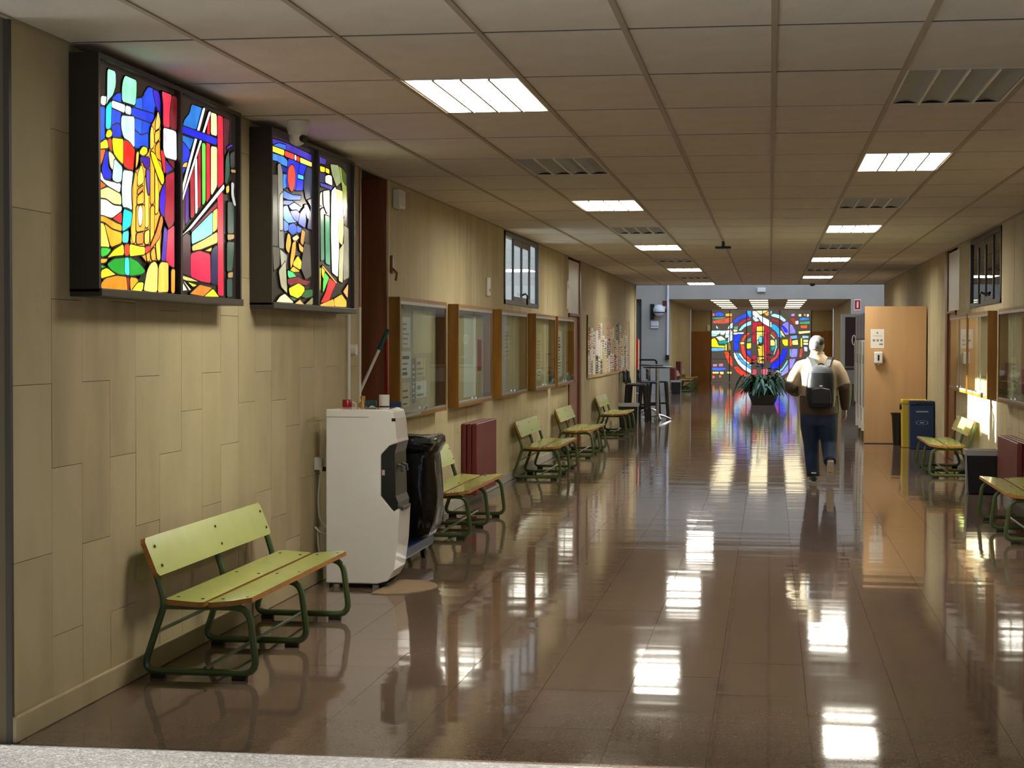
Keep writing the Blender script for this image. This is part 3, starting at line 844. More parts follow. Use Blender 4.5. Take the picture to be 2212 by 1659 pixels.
tag(far_tiles.build('floor_tile_field', M['floor'], floor), 'distant terrazzo floor tiles', kind='stuff')
struct('floor_atrium', MB().box(-9, XL, Y_END, Y_ATR, -0.012, -0.0005).box(XR, 9, Y_END, Y_ATR, -0.012, -0.0005), M['floor'], 'brown terrazzo floor of the daylit atrium')
struct('floor_foyer', B(-14, 9, -6, Y_IN - 0.004, -0.3, 0), M['foyer'], 'terrazzo floor of the foyer, painted pale grey for its sunlight')


# board-marked concrete wall: dark backing and separate boards standing proud of it
wall_mats = [M['wall'], M['wall'], M['wall2'], M['wall3']]


def boards(parent, xf, side, cols, rowsf, hole=None, y0lim=None, y1lim=None):
    """cols: list of (y0, y1); rowsf(i) -> z joints; side=+1 boards face +X"""
    for i, (y0, y1) in enumerate(cols):
        zs = rowsf(i)
        for z0, z1 in zip(zs[:-1], zs[1:]):
            a, b = z0, z1
            if hole and y1 > hole[0] + 0.02 and y0 < hole[1] - 0.02:
                if a >= hole[2] - 0.02:
                    continue
                b = min(b, hole[2])
            if b - a < 0.04:
                continue
            p = rnd.uniform(0, 0.0025)
            mb = B(min(xf - side * 0.015, xf - side * p), max(xf - side * 0.015, xf - side * p), y0 + 0.0012, y1 - 0.0012, a + 0.0012, b - 0.0012)
            mb.build('wall_board', wall_mats[rnd.randrange(4)], parent)


wall_left = struct('wall_left', B(XL - 0.2, XL - 0.015, Y_IN, Y_NICHE0, 0, 3.2), M['joint'], 'beige board-marked concrete wall carrying the stained glass light boxes')
COLS = [6.402, 6.802, 7.122, 7.442, 7.762, 8.082, 8.402, 8.722, 9.035, 9.35, 9.67, 9.992, 10.312, 10.63, 10.976, 11.296, 11.616, 11.936, 12.25]
JOINT = {0: 1.42, 1: 1.065, 2: 1.42, 3: 1.07, 4: 1.43, 5: 1.04, 6: 1.24, 7: 1.43, 8: 1.74, 9: 1.25, 10: 1.42, 11: 1.24, 12: 1.07, 13: 1.43, 14: 1.07, 15: 1.43, 16: 1.07, 17: 1.42}


def rows_near(i):
    j = JOINT[i]
    zs = [0.0] + [j + 0.71 * k for k in range(-3, 4) if 0.12 < j + 0.71 * k < 2.8] + [H]
    return zs


boards(wall_left, XL, 1, list(zip(COLS[:-1], COLS[1:])), rows_near)
struct('baseboard_left', MB().box(XL, XL + 0.022, Y_IN, Y_NICHE0, 0, 0.105), M['wall'], 'low concrete plinth along the left wall', bevel=0.006)
struct('wall_foyer_left', B(-9, XL - 0.02, Y_IN + 0.002, Y_IN + 0.2, 0, 3.2), M['grey'], 'grey end face of the wall at the foyer')
struct('wall_foyer_right', B(XR + 0.02, 9, Y_IN + 0.002, Y_IN + 0.2, 0, 3.2), M['grey'], 'grey wall at the right of the foyer')
struct('trim_1', B(XL - 0.02, XL + 0.004, Y_IN - 0.004, Y_IN + 0.02, 0, H), M['trimdark'], 'dark brown corner strip at the foyer end of the wall')

# niche with wood lining
struct('wall_niche', MB().box(-4.1, XL - 0.2, Y_NICHE0 - 0.15, Y_NICHE0, 0, 3.2).box(-4.25, -4.1, Y_NICHE0 - 0.15, Y_NICHE1 + 0.2, 0, 3.2), M['wall2'], 'concrete side walls of the door niche')
struct('ceiling_niche', B(-4.3, XL - 0.2, Y_NICHE0 - 0.2, Y_NICHE1 + 0.25, H, 3.25), M['tile'], 'small ceiling of the door niche')
struct('door_3', B(-4.1, XL + 0.004, Y_NICHE1 - 0.035, Y_NICHE1 + 0.0, 0, H), M['redwood'], 'red-brown wooden door panel in the niche')
struct('trim_2', MB().box(XL - 0.012, XL + 0.012, Y_NICHE1 - 0.002, Y_NICHE1 + 0.03, 1.0, H), M['paperyel'], 'cream corner strip beside the wood panel')
struct('trim_3', MB().box(XL - 0.004, XL + 0.01, Y_NICHE0 - 0.03, Y_NICHE0 + 0.004, 0, H), M['doorpink'], 'brown edge strip at the end of the near wall')

# middle left wall with clerestory window
W1 = (19.12, 21.97, 2.03, 2.852)
mbw = MB()
mbw.box(XL - 0.2, XL - 0.015, Y_NICHE1, W1[0], 0, 3.2).box(XL - 0.04, XL - 0.015, W1[1], 24.2, 0, 3.2).box(XL - 0.2, XL - 0.015, 24.2, 25.36, 0, 3.2)
mbw.box(XL - 0.2, XL - 0.015, W1[0], W1[1], 0, W1[2]).box(XL - 0.2, XL - 0.015, W1[0], W1[1], W1[3], 3.2)
wall_lm = struct('wall_left_middle', mbw, M['joint'], 'tan board-marked concrete wall above the display cases')
cols = []
y = Y_NICHE1 + 0.03
while y < 25.3:
    y2 = min(y + 0.32, 25.36)
    for e in (W1[0], W1[1]):
        if y + 0.05 < e < y2 - 0.0:
            y2 = e
    cols.append((y, y2))
    y = y2
boards(wall_lm, XL, 1, cols, lambda i: [0.0, (0.71, 1.065, 1.24)[i % 3], H], hole=W1[:3])
struct('baseboard_left_middle', MB().box(XL, XL + 0.022, Y_NICHE1, 25.36, 0, 0.105), M['grey'], 'pale plinth under the display cases', bevel=0.006)


def clerestory(name, xw, side, y0, y1, z0, z1, label):
    """four-light window; xw wall face, side=+1 faces +X"""
    xa, xb = (xw - side * 0.03), (xw + side * 0.012)
    xlo, xhi = min(xa, xb), max(xa, xb)
    w = struct(name, MB().box(xlo, xhi, y0, y1, z0, z0 + 0.05).box(xlo, xhi, y0, y1, z1 - 0.05, z1).box(xlo, xhi, y0, y0 + 0.05, z0, z1).box(xlo, xhi, y1 - 0.05, y1, z0, z1), M['winframe'], label)
    n = 4
    st = (y1 - y0 - 0.1) / n
    xm0, xm1 = min(xw - side * 0.022, xw + side * 0.002), max(xw - side * 0.022, xw + side * 0.002)
    for k in range(1, n):
        yy = y0 + 0.05 + st * k
        B(xm0, xm1, yy - 0.02, yy + 0.02, z0 + 0.05, z1 - 0.05).build('mullion', M['winframe'], w)
    for k in (1, 2):
        ya, yb = y0 + 0.05 + st * k + 0.03, y0 + 0.05 + st * (k + 1) - 0.03
        MB().box(xm0, xm1, ya, yb, z0 + 0.05, z0 + 0.10).box(xm0, xm1, ya, yb, z1 - 0.12, z1 - 0.05).build('sash_rail', M['winframe'], w)
    for k in range(n):
        ya, yb = y0 + 0.05 + st * k + 0.03, y0 + 0.05 + st * (k + 1) - 0.03
        xg = xw - side * 0.012
        B(xg - 0.003, xg + 0.003, ya, yb, z0 + 0.05, z1 - 0.05).build('pane', M['glass'], w)
    yh = y0 + 0.05 + st * 2
    MB().tube([(xw + side * 0.0, yh, z0 + 0.13), (xw + side * 0.04, yh, z0 + 0.15), (xw + side * 0.045, yh + 0.12, z0 + 0.13), (xw + side * 0.045, yh + 0.14, z0 + 0.02)], 0.012, 6).build('handle', M['black'], w)
    return w


clerestory('window_1', XL, 1, *W1, 'four-light clerestory window in dark frame above the left cases')

# left door with white transom and brown frame
d1 = struct('door_1', B(XL - 0.06, XL - 0.015, 25.40, 26.74, 0, 2.0), M['doorpink'], 'rosy brown door on the left with black lever handle')
MB().tube([(XL - 0.02, 25.62, 1.02), (XL + 0.05, 25.62, 1.02), (XL + 0.055, 25.76, 1.01)], 0.011, 6).build('handle', M['black'], d1)
B(XL - 0.018, XL - 0.008, 25.60, 25.66, 0.80, 1.08).build('handle_plate', M['black'], d1)
B(XL - 0.018, XL - 0.01, 26.05, 26.3, 1.45, 1.85).build('door_sign', M['paperpink'], d1)
struct('trim_4', MB().box(XL - 0.12, XL + 0.004, 25.36, 26.74, 2.02, 2.83), M['white'], 'white transom panel above the left door')
struct('trim_5', MB().box(XL - 0.15, XL + 0.02, 26.74, 26.95, 0, H).box(XL - 0.15, XL + 0.02, 25.36, 25.40, 0, 2.02).box(XL - 0.15, XL + 0.02, 25.36, 26.8, 1.99, 2.03), M['redwood'], 'red-brown door frame on the left')
struct('wall_left_far', MB().box(XL - 0.2, XL - 0.015, 26.95, 37.95, 0, 3.2), M['joint'], 'far left corridor wall behind the notice board')
wlf = bpy.data.objects['wall_left_far']
cols = [(26.95 + 0.64 * k, min(26.95 + 0.64 * (k + 1), 37.95)) for k in range(18) if 26.95 + 0.64 * k < 37.9]
boards(wlf, XL, 1, cols, lambda i: [0.0, H])
struct('baseboard_left_far', MB().box(XL, XL + 0.022, 26.97, 37.95, 0, 0.105), M['wall3'], 'plinth below the notice board wall')
struct('trim_6', MB().box(XL - 0.2, XL + 0.02, 37.95, Y_END, 0, 3.2), M['wall3'], 'pale pilaster ending the left corridor wall')
# closure behind the left doors so no sky leaks in
struct('wall_left_light_stop', B(-3.4, XL - 0.2, 25.2, 27.2, 0, 3.2), M['plenum'], 'dark block behind the left door that stops sky light')

# right wall
W2 = (18.95, 21.80, 2.03, 2.852)
mbw = MB()
mbw.box(XR + 0.015, XR + 0.2, Y_IN, W2[0], 0, 3.2).box(XR + 0.015, XR + 0.2, W2[1], 23.4, 0, 3.2)
mbw.box(XR + 0.015, XR + 0.2, W2[0], W2[1], 0, W2[2]).box(XR + 0.015, XR + 0.2, W2[0], W2[1], W2[3], 3.2)
wall_r = struct('wall_right', mbw, M['joint'], 'tan board-marked concrete wall on the right')
cols = []
y = 10.0
while y < 23.35:
    y2 = min(y + 0.4, 23.4)
    for e in (W2[0], W2[1]):
        if y + 0.05 < e < y2:
            y2 = e
    cols.append((y, y2))
    y = y2
boards(wall_r, XR, -1, cols, lambda i: [0.0, (0.71, 1.065)[i % 2], H], hole=W2[:3])
B(XR, XR + 0.015, Y_IN, 10.0, 0, H).build('wall_slab', M['wall'], wall_r)
clerestory('window_2', XR, -1, *W2, 'four-light clerestory window reflecting lamps above the right cases')
struct('baseboard_right', B(XR - 0.022, XR, Y_IN, 23.4, 0, 0.105), M['grey'], 'plinth along the right wall')
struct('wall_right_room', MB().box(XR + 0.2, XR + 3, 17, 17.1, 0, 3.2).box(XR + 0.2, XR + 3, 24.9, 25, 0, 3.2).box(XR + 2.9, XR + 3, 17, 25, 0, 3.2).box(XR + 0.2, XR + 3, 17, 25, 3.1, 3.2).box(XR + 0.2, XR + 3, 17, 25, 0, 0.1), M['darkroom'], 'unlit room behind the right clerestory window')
d2 = struct('door_2', B(XR + 0.012, XR + 0.06, 23.5, 24.45, 0, 2.0), M['doorbrown'], 'brown door on the right beyond the display cases')
MB().tube([(XR + 0.02, 23.62, 1.02), (XR - 0.045, 23.62, 1.02), (XR - 0.05, 23.76, 1.01)], 0.011, 6).build('handle', M['black'], d2)
struct('trim_7', MB().box(XR - 0.004, XR + 0.12, 23.1, 24.42, 2.03, 2.83), M['white'], 'white transom panel above the right door')
struct('trim_8', MB().box(XR - 0.02, XR + 0.15, 24.45, 24.7, 0, H).box(XR - 0.02, XR + 0.15, 23.4, 23.5, 0, 2.03).box(XR - 0.02, XR + 0.15, 23.4, 24.5, 2.0, 2.03), M['redwood'], 'red-brown door frame on the right')
wrf = struct('wall_right_far', MB().box(XR + 0.015, XR + 0.2, 24.7, Y_END, 0, 3.2).box(XR + 0.2, XR + 0.4, 23.3, 24.7, 0, 3.2), M['joint'], 'far right corridor wall behind the birch panel')
cols = [(24.7 + 0.64 * k, min(24.7 + 0.64 * (k + 1), Y_END)) for k in range(22) if 24.7 + 0.64 * k < Y_END - 0.05]
boards(wrf, XR, -1, cols, lambda i: [0.0, H])

# ceiling: dark slab, runners, tiles
ceil = struct('ceiling', MB().box(-3.3, 2.8, 4.4, Y_END + 0.2, 3.02, 3.25).box(-3.3, 2.8, Y_END, Y_END + 0.2, H, 3.25).box(-3.3, 2.8, 4.4, 4.6, H, 3.25), M['plenum'], 'suspended ceiling of beige mineral tiles')
XS = [XL, -2.389] + [-2.389 + 0.6 * k for k in range(1, 9)]
YR = [6.99 + 1.2 * j for j in range(-2, 27)]
LIT = {(2, j) for j in (1, 7, 13, 19, 25)} | {(6, j) for j in (4, 10, 16, 22)}
UNLIT = {(2, j) for j in (4, 10, 16, 22)} | {(6, j) for j in (1, 7, 13, 19)}
tm = {}
for ci in range(9):
    w = XS[ci + 1] - XS[ci]
    for j in range(-2, 26):
        if (ci, j) in LIT or (ci, j) in UNLIT:
            continue
        if ci not in tm:
            lo = -w / 2 + (0.003 if ci == 0 else 0.012)
            tm[ci] = B(lo, w / 2 - 0.012, -0.583, 0.583, 0, 0.02).mesh('ceiling_tile', M['tile'])
        link('ceiling_tile', tm[ci], ceil, ((XS[ci] + XS[ci + 1]) / 2, 6.99 + 1.2 * j + 0.6, H + rnd.uniform(0, 0.0015)))
for j in range(-2, 27):
    B(XL, XR, 6.99 + 1.2 * j - 0.018, 6.99 + 1.2 * j + 0.018, H + 0.004, H + 0.018).build('shaded_cross_tee', M['plenum'], ceil)  # tee coloured dark to paint the shade inside the tile gap
for k, xx in enumerate(XS):
    a, b = (xx - 0.013, xx + 0.013) if k else (XL - 0.01, XL + 0.016)
    B(a, b, 4.6, Y_END, H - 0.006, H + 0.004).build('ceiling_runner', M['runner'], ceil)
B(2.411 + 0.013, XR + 0.01, 4.6, Y_END, H, H + 0.01).build('ceiling_edge_strip', M['tile'], ceil)

# foyer roof beyond the corridor ceiling (behind and above the camera)
struct('ceiling_foyer', B(-9, 9, 1.0, 4.4, 3.3, 3.5).box(-9, -3.3, 4.4, 6.6, 2.875, 3.1).box(2.8, 9, 4.4, 6.6, 2.875, 3.1).box(-9, -3.3, 4.2, 4.4, 2.875, 3.5).box(2.8, 9, 4.2, 4.4, 2.875, 3.5), M['tile'], 'foyer ceiling')

# unseen foyer side and back walls added to limit sun and sky light (left of and behind the camera)
struct('wall_foyer_sun_limit', MB().box(-6.2, -6, -5, 4.4, 0, 3.5).box(-6.2, -6, 6.3, 6.6, 0, 3.5).box(-6.2, -6, 4.4, 6.6, 2.6, 3.5), M['grey'], 'unseen foyer side wall added to narrow the sun to one opening')
struct('wall_foyer_sky_limit', MB().box(-6.2, -1.5, -5.2, -5, 0, 3.5).box(1.5, 9, -5.2, -5, 0, 3.5).box(-1.5, 1.5, -5.2, -5, 2.3, 3.5), M['grey'], 'unseen foyer back wall added to hold back sky light, with an opening')
struct('wall_foyer_far_side', B(8.8, 9, -5, 6.6, 0, 3.5), M['grey'], 'foyer wall far to the right')
struct('ceiling_foyer_back', B(-6.2, 9, -5.2, 1.0, 3.3, 3.5), M['tile'], 'foyer ceiling behind the camera')
# ------------------------------------------------------------------ atrium and far corridor
AH = 7.0
XO0, XO1, ZO = -3.10, 2.44, 2.93
wa = struct('wall_atrium_end', MB().box(-3.96, XO0, Y_ATR, Y_ATR + 0.35, 0, AH).box(XO0, XO1, Y_ATR, Y_ATR + 0.35, ZO, AH).box(XO1, 7, Y_ATR, Y_ATR + 0.35, 0, AH).box(-7, -3.96, Y_ATR, Y_ATR + 0.35, ZO, AH), M['grey'], 'grey concrete wall and lintel across the daylit atrium')
struct('wall_atrium_recess', B(-7, -3.96, Y_ATR + 0.3, Y_ATR + 0.4, 0, ZO), M['grey_shaded'], 'recess at the left of the atrium, its shade painted dark grey')
struct('wall_atrium_left', B(-7.2, -7, Y_END - 1, Y_ATR + 0.4, 0, AH), M['grey'], 'left concrete wall of the atrium')
struct('wall_atrium_right', B(7, 7.2, Y_END - 1, Y_ATR + 0.4, 0, AH), M['grey'], 'right concrete wall of the atrium')
struct('wall_atrium_front', MB().box(-7.2, XL - 0.2, Y_END - 0.2, Y_END, 0, AH).box(XR + 0.2, 7.2, Y_END - 0.2, Y_END, 0, AH).box(XL - 0.2, XR + 0.2, Y_END, Y_END + 0.2, 3.25, AH), M['grey'], 'concrete wall around the corridor mouth')

struct('ceiling_atrium_sky_limit', MB().box(-7.2, 7.2, Y_END - 0.2, 40.5, AH, AH + 0.25).box(-7.2, 7.2, 51.0, Y_ATR + 0.4, AH, AH + 0.25).box(-7.2, -3.4, 40.5, 51.0, AH, AH + 0.25).box(3.4, 7.2, 40.5, 51.0, AH, AH + 0.25), M['grey'], 'unseen atrium roof slab added to cut daylight, with a skylight opening')  # slab added out of view to dim the daylight in the atrium
struct('ceiling_far', B(XO0 - 0.2, XO1 + 0.2, Y_ATR + 0.35, Y_BACK + 0.3, ZO, ZO + 0.25), M['tile'], 'ceiling of the far corridor')
wfl = struct('wall_far_left', B(XO0 - 0.2, XO0 - 0.015, Y_ATR + 0.35, Y_BACK + 0.3, 0, ZO + 0.2), M['joint'], 'left wall of the far corridor')
boards(wfl, XO0, 1, [(Y_ATR + 0.35 + 1.2 * k, Y_ATR + 0.35 + 1.2 * (k + 1)) for k in range(12)], lambda i: [0, 0.95, ZO])
wfr = struct('wall_far_right', B(XO1 + 0.015, XO1 + 0.2, Y_ATR + 0.35, Y_BACK + 0.3, 0, ZO + 0.2), M['joint'], 'right wall of the far corridor')
boards(wfr, XO1, -1, [(Y_ATR + 0.35 + 1.2 * k, Y_ATR + 0.35 + 1.2 * (k + 1)) for k in range(12)], lambda i: [0, ZO])
struct('wall_end', MB().box(XO0, -2.30, Y_BACK, Y_BACK + 0.2, 0, ZO).box(1.60, XO1, Y_BACK, Y_BACK + 0.2, 0, ZO).box(-2.30, 1.60, Y_BACK + 0.1, Y_BACK + 0.2, 0, ZO), M['wall2'], 'end wall around the round stained glass window')
struct('door_4', B(XO0 + 0.02, -2.32, Y_BACK - 0.05, Y_BACK, 0, 2.02), M['doorbrown'], 'brown door left of the far stained glass')
d5 = struct('door_5', B(1.62, 2.05, Y_BACK - 0.05, Y_BACK, 0, 2.02), M['doorbrown'], 'brown double door right of the far stained glass')
B(2.06, XO1 - 0.01, Y_BACK - 0.05, Y_BACK, 0, 2.05).build('door_leaf', M['case'], d5)
struct('trim_9', B(XO0, XO1, Y_BACK - 0.03, Y_BACK + 0.02, 2.86, ZO), M['white'], 'pale strip at the top of the end wall')
struct('trim_10', B(-2.45, -2.35, Y_BACK - 0.06, Y_BACK, 2.05, 2.28), M['paper'], 'small pale sign above the far left door')


# ------------------------------------------------------------------ stained glass
def clip_ok(poly):
    return abs(sum(a[0] * b[1] - b[0] * a[1] for a, b in zip(poly, poly[1:] + poly[:1]))) > 1e-5


smats = {}


def stained_mat(hexc, power):
    k = (hexc, round(power, 2))
    if k not in smats:
        smats[k] = stained(hexc, power)
    return smats[k]


def densify(poly, rad):
    """round the corners of a traced pane a little (Chaikin)"""
    out = []
    n = len(poly)
    for i in range(n):
        a, b = Vector(poly[i]), Vector(poly[(i + 1) % n])
        c = min(rad, 0.22 * (b - a).length)
        d = (b - a).normalized() * c
        out += [tuple(a + d), tuple(b - d)]
    return out


def inset(poly, d):
    n = len(poly)
    area = sum(a[0] * b[1] - b[0] * a[1] for a, b in zip(poly, poly[1:] + poly[:1]))
    s = 1 if area > 0 else -1
    out = []
    for i in range(n):
        p0, p1, p2 = Vector(poly[i - 1]), Vector(poly[i]), Vector(poly[(i + 1) % n])
        e1, e2 = (p1 - p0), (p2 - p1)
        if e1.length < 1e-6 or e2.length < 1e-6:
            out.append(tuple(p1))
            continue
        n1 = Vector((-e1.y, e1.x)).normalized() * s
        n2 = Vector((-e2.y, e2.x)).normalized() * s
        b = n1 + n2
        if b.length < 1e-3:
            out.append(tuple(p1))
            continue
        b.normalize()
        k = d / max(0.45, b.dot(n1))
        q = p1 + b * k
        out.append((q.x, q.y))
    return out


def glaze(parent, panes, fn, lead_w, power, step, base):
    """panes: (hex, [(u mm, v mm)]) painted in order, each a hair proud of the one before; one lead outline each"""
    lead = MB()
    for i, (hexc, pts) in enumerate(panes):
        poly = densify([(u / 1000, v / 1000) for u, v in pts], lead_w * 2)
        if not clip_ok(poly):
            continue
        d = base + i * step
        out = inset(poly, -lead_w * 0.5)
        inn = inset(poly, lead_w * 0.5)
        MB().prism(inn, fn, d - 0.0012, d).build('pane', stained_mat(hexc, power), parent)
        n = len(poly)
        dd = d + step * 0.45
        vs = [fn(a, b, dd) for a, b in out] + [fn(a, b, dd) for a, b in inn] + [fn(a, b, base - 0.002) for a, b in out]
        fs = [(k, (k + 1) % n, n + (k + 1) % n, n + k) for k in range(n)] + [(k, (k + 1) % n, 2 * n + (k + 1) % n, 2 * n + k) for k in range(n)]
        lead.add(vs, fs)
    tag(lead.build('lead_came', M['lead'], parent), 'black lead strips between the coloured panes', kind='stuff')


def light_box(y0, label, PL, PR):
    L, D, Z0, Z1 = 2.0, 0.133, 1.81, 2.832
    t = thing('stained_glass_light_box', label, 'light box', (XL, y0, Z0), 0, 'stained glass light boxes on the left wall')
    h = Z1 - Z0
    f = 0.03
    B(0.001, 0.10, 0.012, L - 0.012, 0.012, h - 0.012).build('back_panel', M['boxdark'], t)
    B(0, D, 0, 0.022, 0, h).build('side_panel', M['boxdark'], t)
    B(0, D, L - 0.022, L, 0, h).build('side_panel', M['boxdark'], t)
    B(0, D, 0.022, L - 0.022, h - 0.022, h).build('top_panel', M['boxdark'], t)
    B(0, D + 0.012, 0.0, L, -0.02, 0.016).build('bottom_rail', M['boxdark'], t, bevel=0.004)
    B(0.10, D + 0.004, 1.018, 1.048, 0.014, h - 0.02).build('mullion', M['boxdark'], t)
    lp = B(0.10, 0.106, 0.022, 1.018, 0.016, h - 0.022).build('glass_panel', M['smoke'], t)
    rp = B(0.10, 0.106, 1.048, L - 0.022, 0.016, h - 0.022).build('glass_panel', M['smoke'], t)
    fn = lambda a, b, d: (0.106 + d, a, b)
    glaze(lp, PL, fn, 0.006, GLASS_POWER, 0.00018, 0.002)
    glaze(rp, PR, fn, 0.006, GLASS_POWER, 0.00018, 0.002)
    return t


M['smoke'] = emis('dim_smoked_glass', lin('3a2f28')[:3], 0.25, 0.2, 0.02)
light_box(6.99, 'dark framed light box nearest the foyer with orange spires and red stripes in stained glass', PANES_P1L, PANES_P1R)
light_box(9.56, 'dark framed light box with red oval on blue sky and white waterfall in stained glass', PANES_P2L, PANES_P2R)

# the big round window at the end of the far corridor, five upright panels
rw = thing('round_stained_glass_window', 'tall five-panel stained glass window with concentric coloured rings at the corridor end', 'stained glass', (0, Y_BACK, 0))
bars = [-2.30, -1.572, -0.915, -0.292, 0.372, 1.60]
M['rosebg'] = emis('dim_taupe_glass', lin('645a50')[:3], 0.5, 0.3, 0.05)
for a, b in zip(bars[:-1], bars[1:]):
    B(a + 0.012, b - 0.012, 0.055, 0.065, 0.02, 2.86).build('backing_glass', M['rosebg'], rw)
for x in bars:
    B(x - 0.016, x + 0.016, -0.01, 0.08, 0.0, 2.87).build('mullion', M['winframe'], rw)
B(-2.3, 1.6, -0.012, 0.08, 0, 0.03).build('sill', M['alu'], rw)
for zz in (0.93, 1.9):
    B(-2.3, 1.6, 0.03, 0.06, zz - 0.006, zz + 0.006).build('glazing_bar', M['winframe'], rw)
glaze(rw, PANES_ROS, lambda a, b, d: (a, 0.052 - d, b), 0.009, 1.25, 0.0003, 0.002)


# ------------------------------------------------------------------ ceiling lights
def troffer(ci, j, lit, label, group):
    x0, x1 = XS[ci] + 0.013, XS[ci + 1] - 0.013
    y0 = 6.99 + 1.2 * j + 0.004
    L = 1.192
    w = x1 - x0
    t = thing('ceiling_light', label, 'ceiling light', (x0, y0, H), 0, group)
    MB().box(0, w, 0, L, 0.05, 0.06).box(0, 0.012, 0, L, -0.002, 0.05).box(w - 0.012, w, 0, L, -0.002, 0.05).box(0.012, w - 0.012, 0, 0.012, -0.002, 0.05).box(0.012, w - 0.012, L - 0.012, L, -0.002, 0.05).build('housing', M['white'], t)
    n = 4
    s = (w - 0.024) / n
    for k in range(n):
        a = 0.012 + s * k
        if lit:
            MB().add([(a + 0.004, 0.014, 0.004), (a + s - 0.004, 0.014, 0.004), (a + s - 0.004, L - 0.014, 0.004), (a + 0.004, L - 0.014, 0.004), (a + 0.012, 0.02, 0.03), (a + s - 0.012, 0.02, 0.03), (a + s - 0.012, L - 0.02, 0.03), (a + 0.012, L - 0.02, 0.03)], [(0, 3, 2, 1), (4, 5, 6, 7), (0, 1, 5, 4), (1, 2, 6, 5), (2, 3, 7, 6), (3, 0, 4, 7)]).build('lamp_panel', M['lamp'], t)
        else:
            prof = [(a + 0.003 + (s - 0.006) * q / 6, 0.003 + 0.014 * math.sin(PI * q / 6)) for q in range(7)]
            vs = [(x, yy, z) for yy in (0.014, L - 0.014) for x, z in prof]
            MB().add(vs, [(q, q + 1, q + 8, q + 7) for q in range(6)]).build('reflector', M['louvre'], t, smooth=True)
    for k in range(1, n):
        a = 0.012 + s * k
        B(a - 0.006, a + 0.006, 0.012, L - 0.012, -0.008, 0.03).build('divider', M['runner'] if lit else M['white'], t)
    return t


order_l = ['nearest the first stained glass box', 'second along the left row', 'third along the left row', 'fourth along the left row', 'last of the left row by the atrium']
for n, j in enumerate((1, 7, 13, 19, 25)):
    troffer(2, j, True, 'lit four-tube ceiling light, ' + order_l[n], 'lit ceiling lights')
order_r = ['nearest one of the right row', 'second along the right row', 'third along the right row', 'farthest of the right row']
for n, j in enumerate((4, 10, 16, 22)):
    troffer(6, j, True, 'lit four-tube ceiling light, ' + order_r[n], 'lit ceiling lights')
for n, j in enumerate((4, 10, 16, 22)):
    troffer(2, j, False, 'switched-off grey ceiling light, ' + ['first', 'second', 'third', 'last'][n] + ' of the dark ones in the left row', 'switched-off ceiling lights')
for n, j in enumerate((1, 7, 13, 19)):
    troffer(6, j, False, 'switched-off grey ceiling light, ' + ['first', 'second', 'third', 'last'][n] + ' of the dark ones in the right row', 'switched-off ceiling lights')
for rowname, xa in (('left', -1.87), ('middle', -0.66), ('right', 0.54)):
    for k in range(5):
        t = thing('strip_light', 'yellowish strip light in the %s row of the far corridor, %s from the atrium' % (rowname, ('first', 'second', 'third', 'fourth', 'last')[k]), 'ceiling light', (xa, Y_ATR + 0.9 + 3.0 * k, ZO), 0, 'strip lights of the far corridor')
        B(0, 0.6, 0, 1.2, -0.006, -0.001).build('housing', M['white'], t)
        B(0.01, 0.59, 0.01, 1.19, -0.009, -0.006).build('diffuser', M['farlamp'], t)
# ------------------------------------------------------------------ benches
def bend(pts, rad, n=5):
    """polyline with rounded corners"""
    P = [Vector(p) for p in pts]
    out = [P[0]]
    for i in range(1, len(P) - 1):
        a, b, c = P[i - 1], P[i], P[i + 1]
        r = min(rad, (a - b).length * 0.45, (c - b).length * 0.45)
        s, e = b + (a - b).normalized() * r, b + (c - b).normalized() * r
        for k in range(n + 1):
            t = k / n
            out.append(s * (1 - t) ** 2 + b * 2 * t * (1 - t) + e * t * t)
    out.append(P[-1])
    return [tuple(p) for p in out]


def plank(x0, x1, y0, z0, y1, z1, th, chamf=0.0):
    """board from (y0,z0) to (y1,z1) in section, x0..x1 long; faces laminate, edges plywood"""
    d = Vector((0, y1 - y0, z1 - z0))
    nrm = Vector((0, -d.z, d.y)).normalized()
    if nrm.z < 0:
        nrm = -nrm
    L = d.length
    d.normalize()
    c = chamf
    poly = [(x0 + c * 0.35, 0), (x1 - c * 0.35, 0), (x1, c * 0.35), (x1, L - c), (x1 - c, L), (x0 + c, L), (x0, L - c), (x0, c * 0.35)] if c else [(x0 + 0.02, 0), (x1 - 0.02, 0), (x1, 0.02), (x1, L - 0.02), (x1 - 0.02, L), (x0 + 0.02, L), (x0, L - 0.02), (x0, 0.02)]
    fn = lambda a, b, q: tuple(Vector((a, y0, z0)) + d * b + nrm * q)
    return MB().prism(poly, fn, -th, 0, 0, 1)


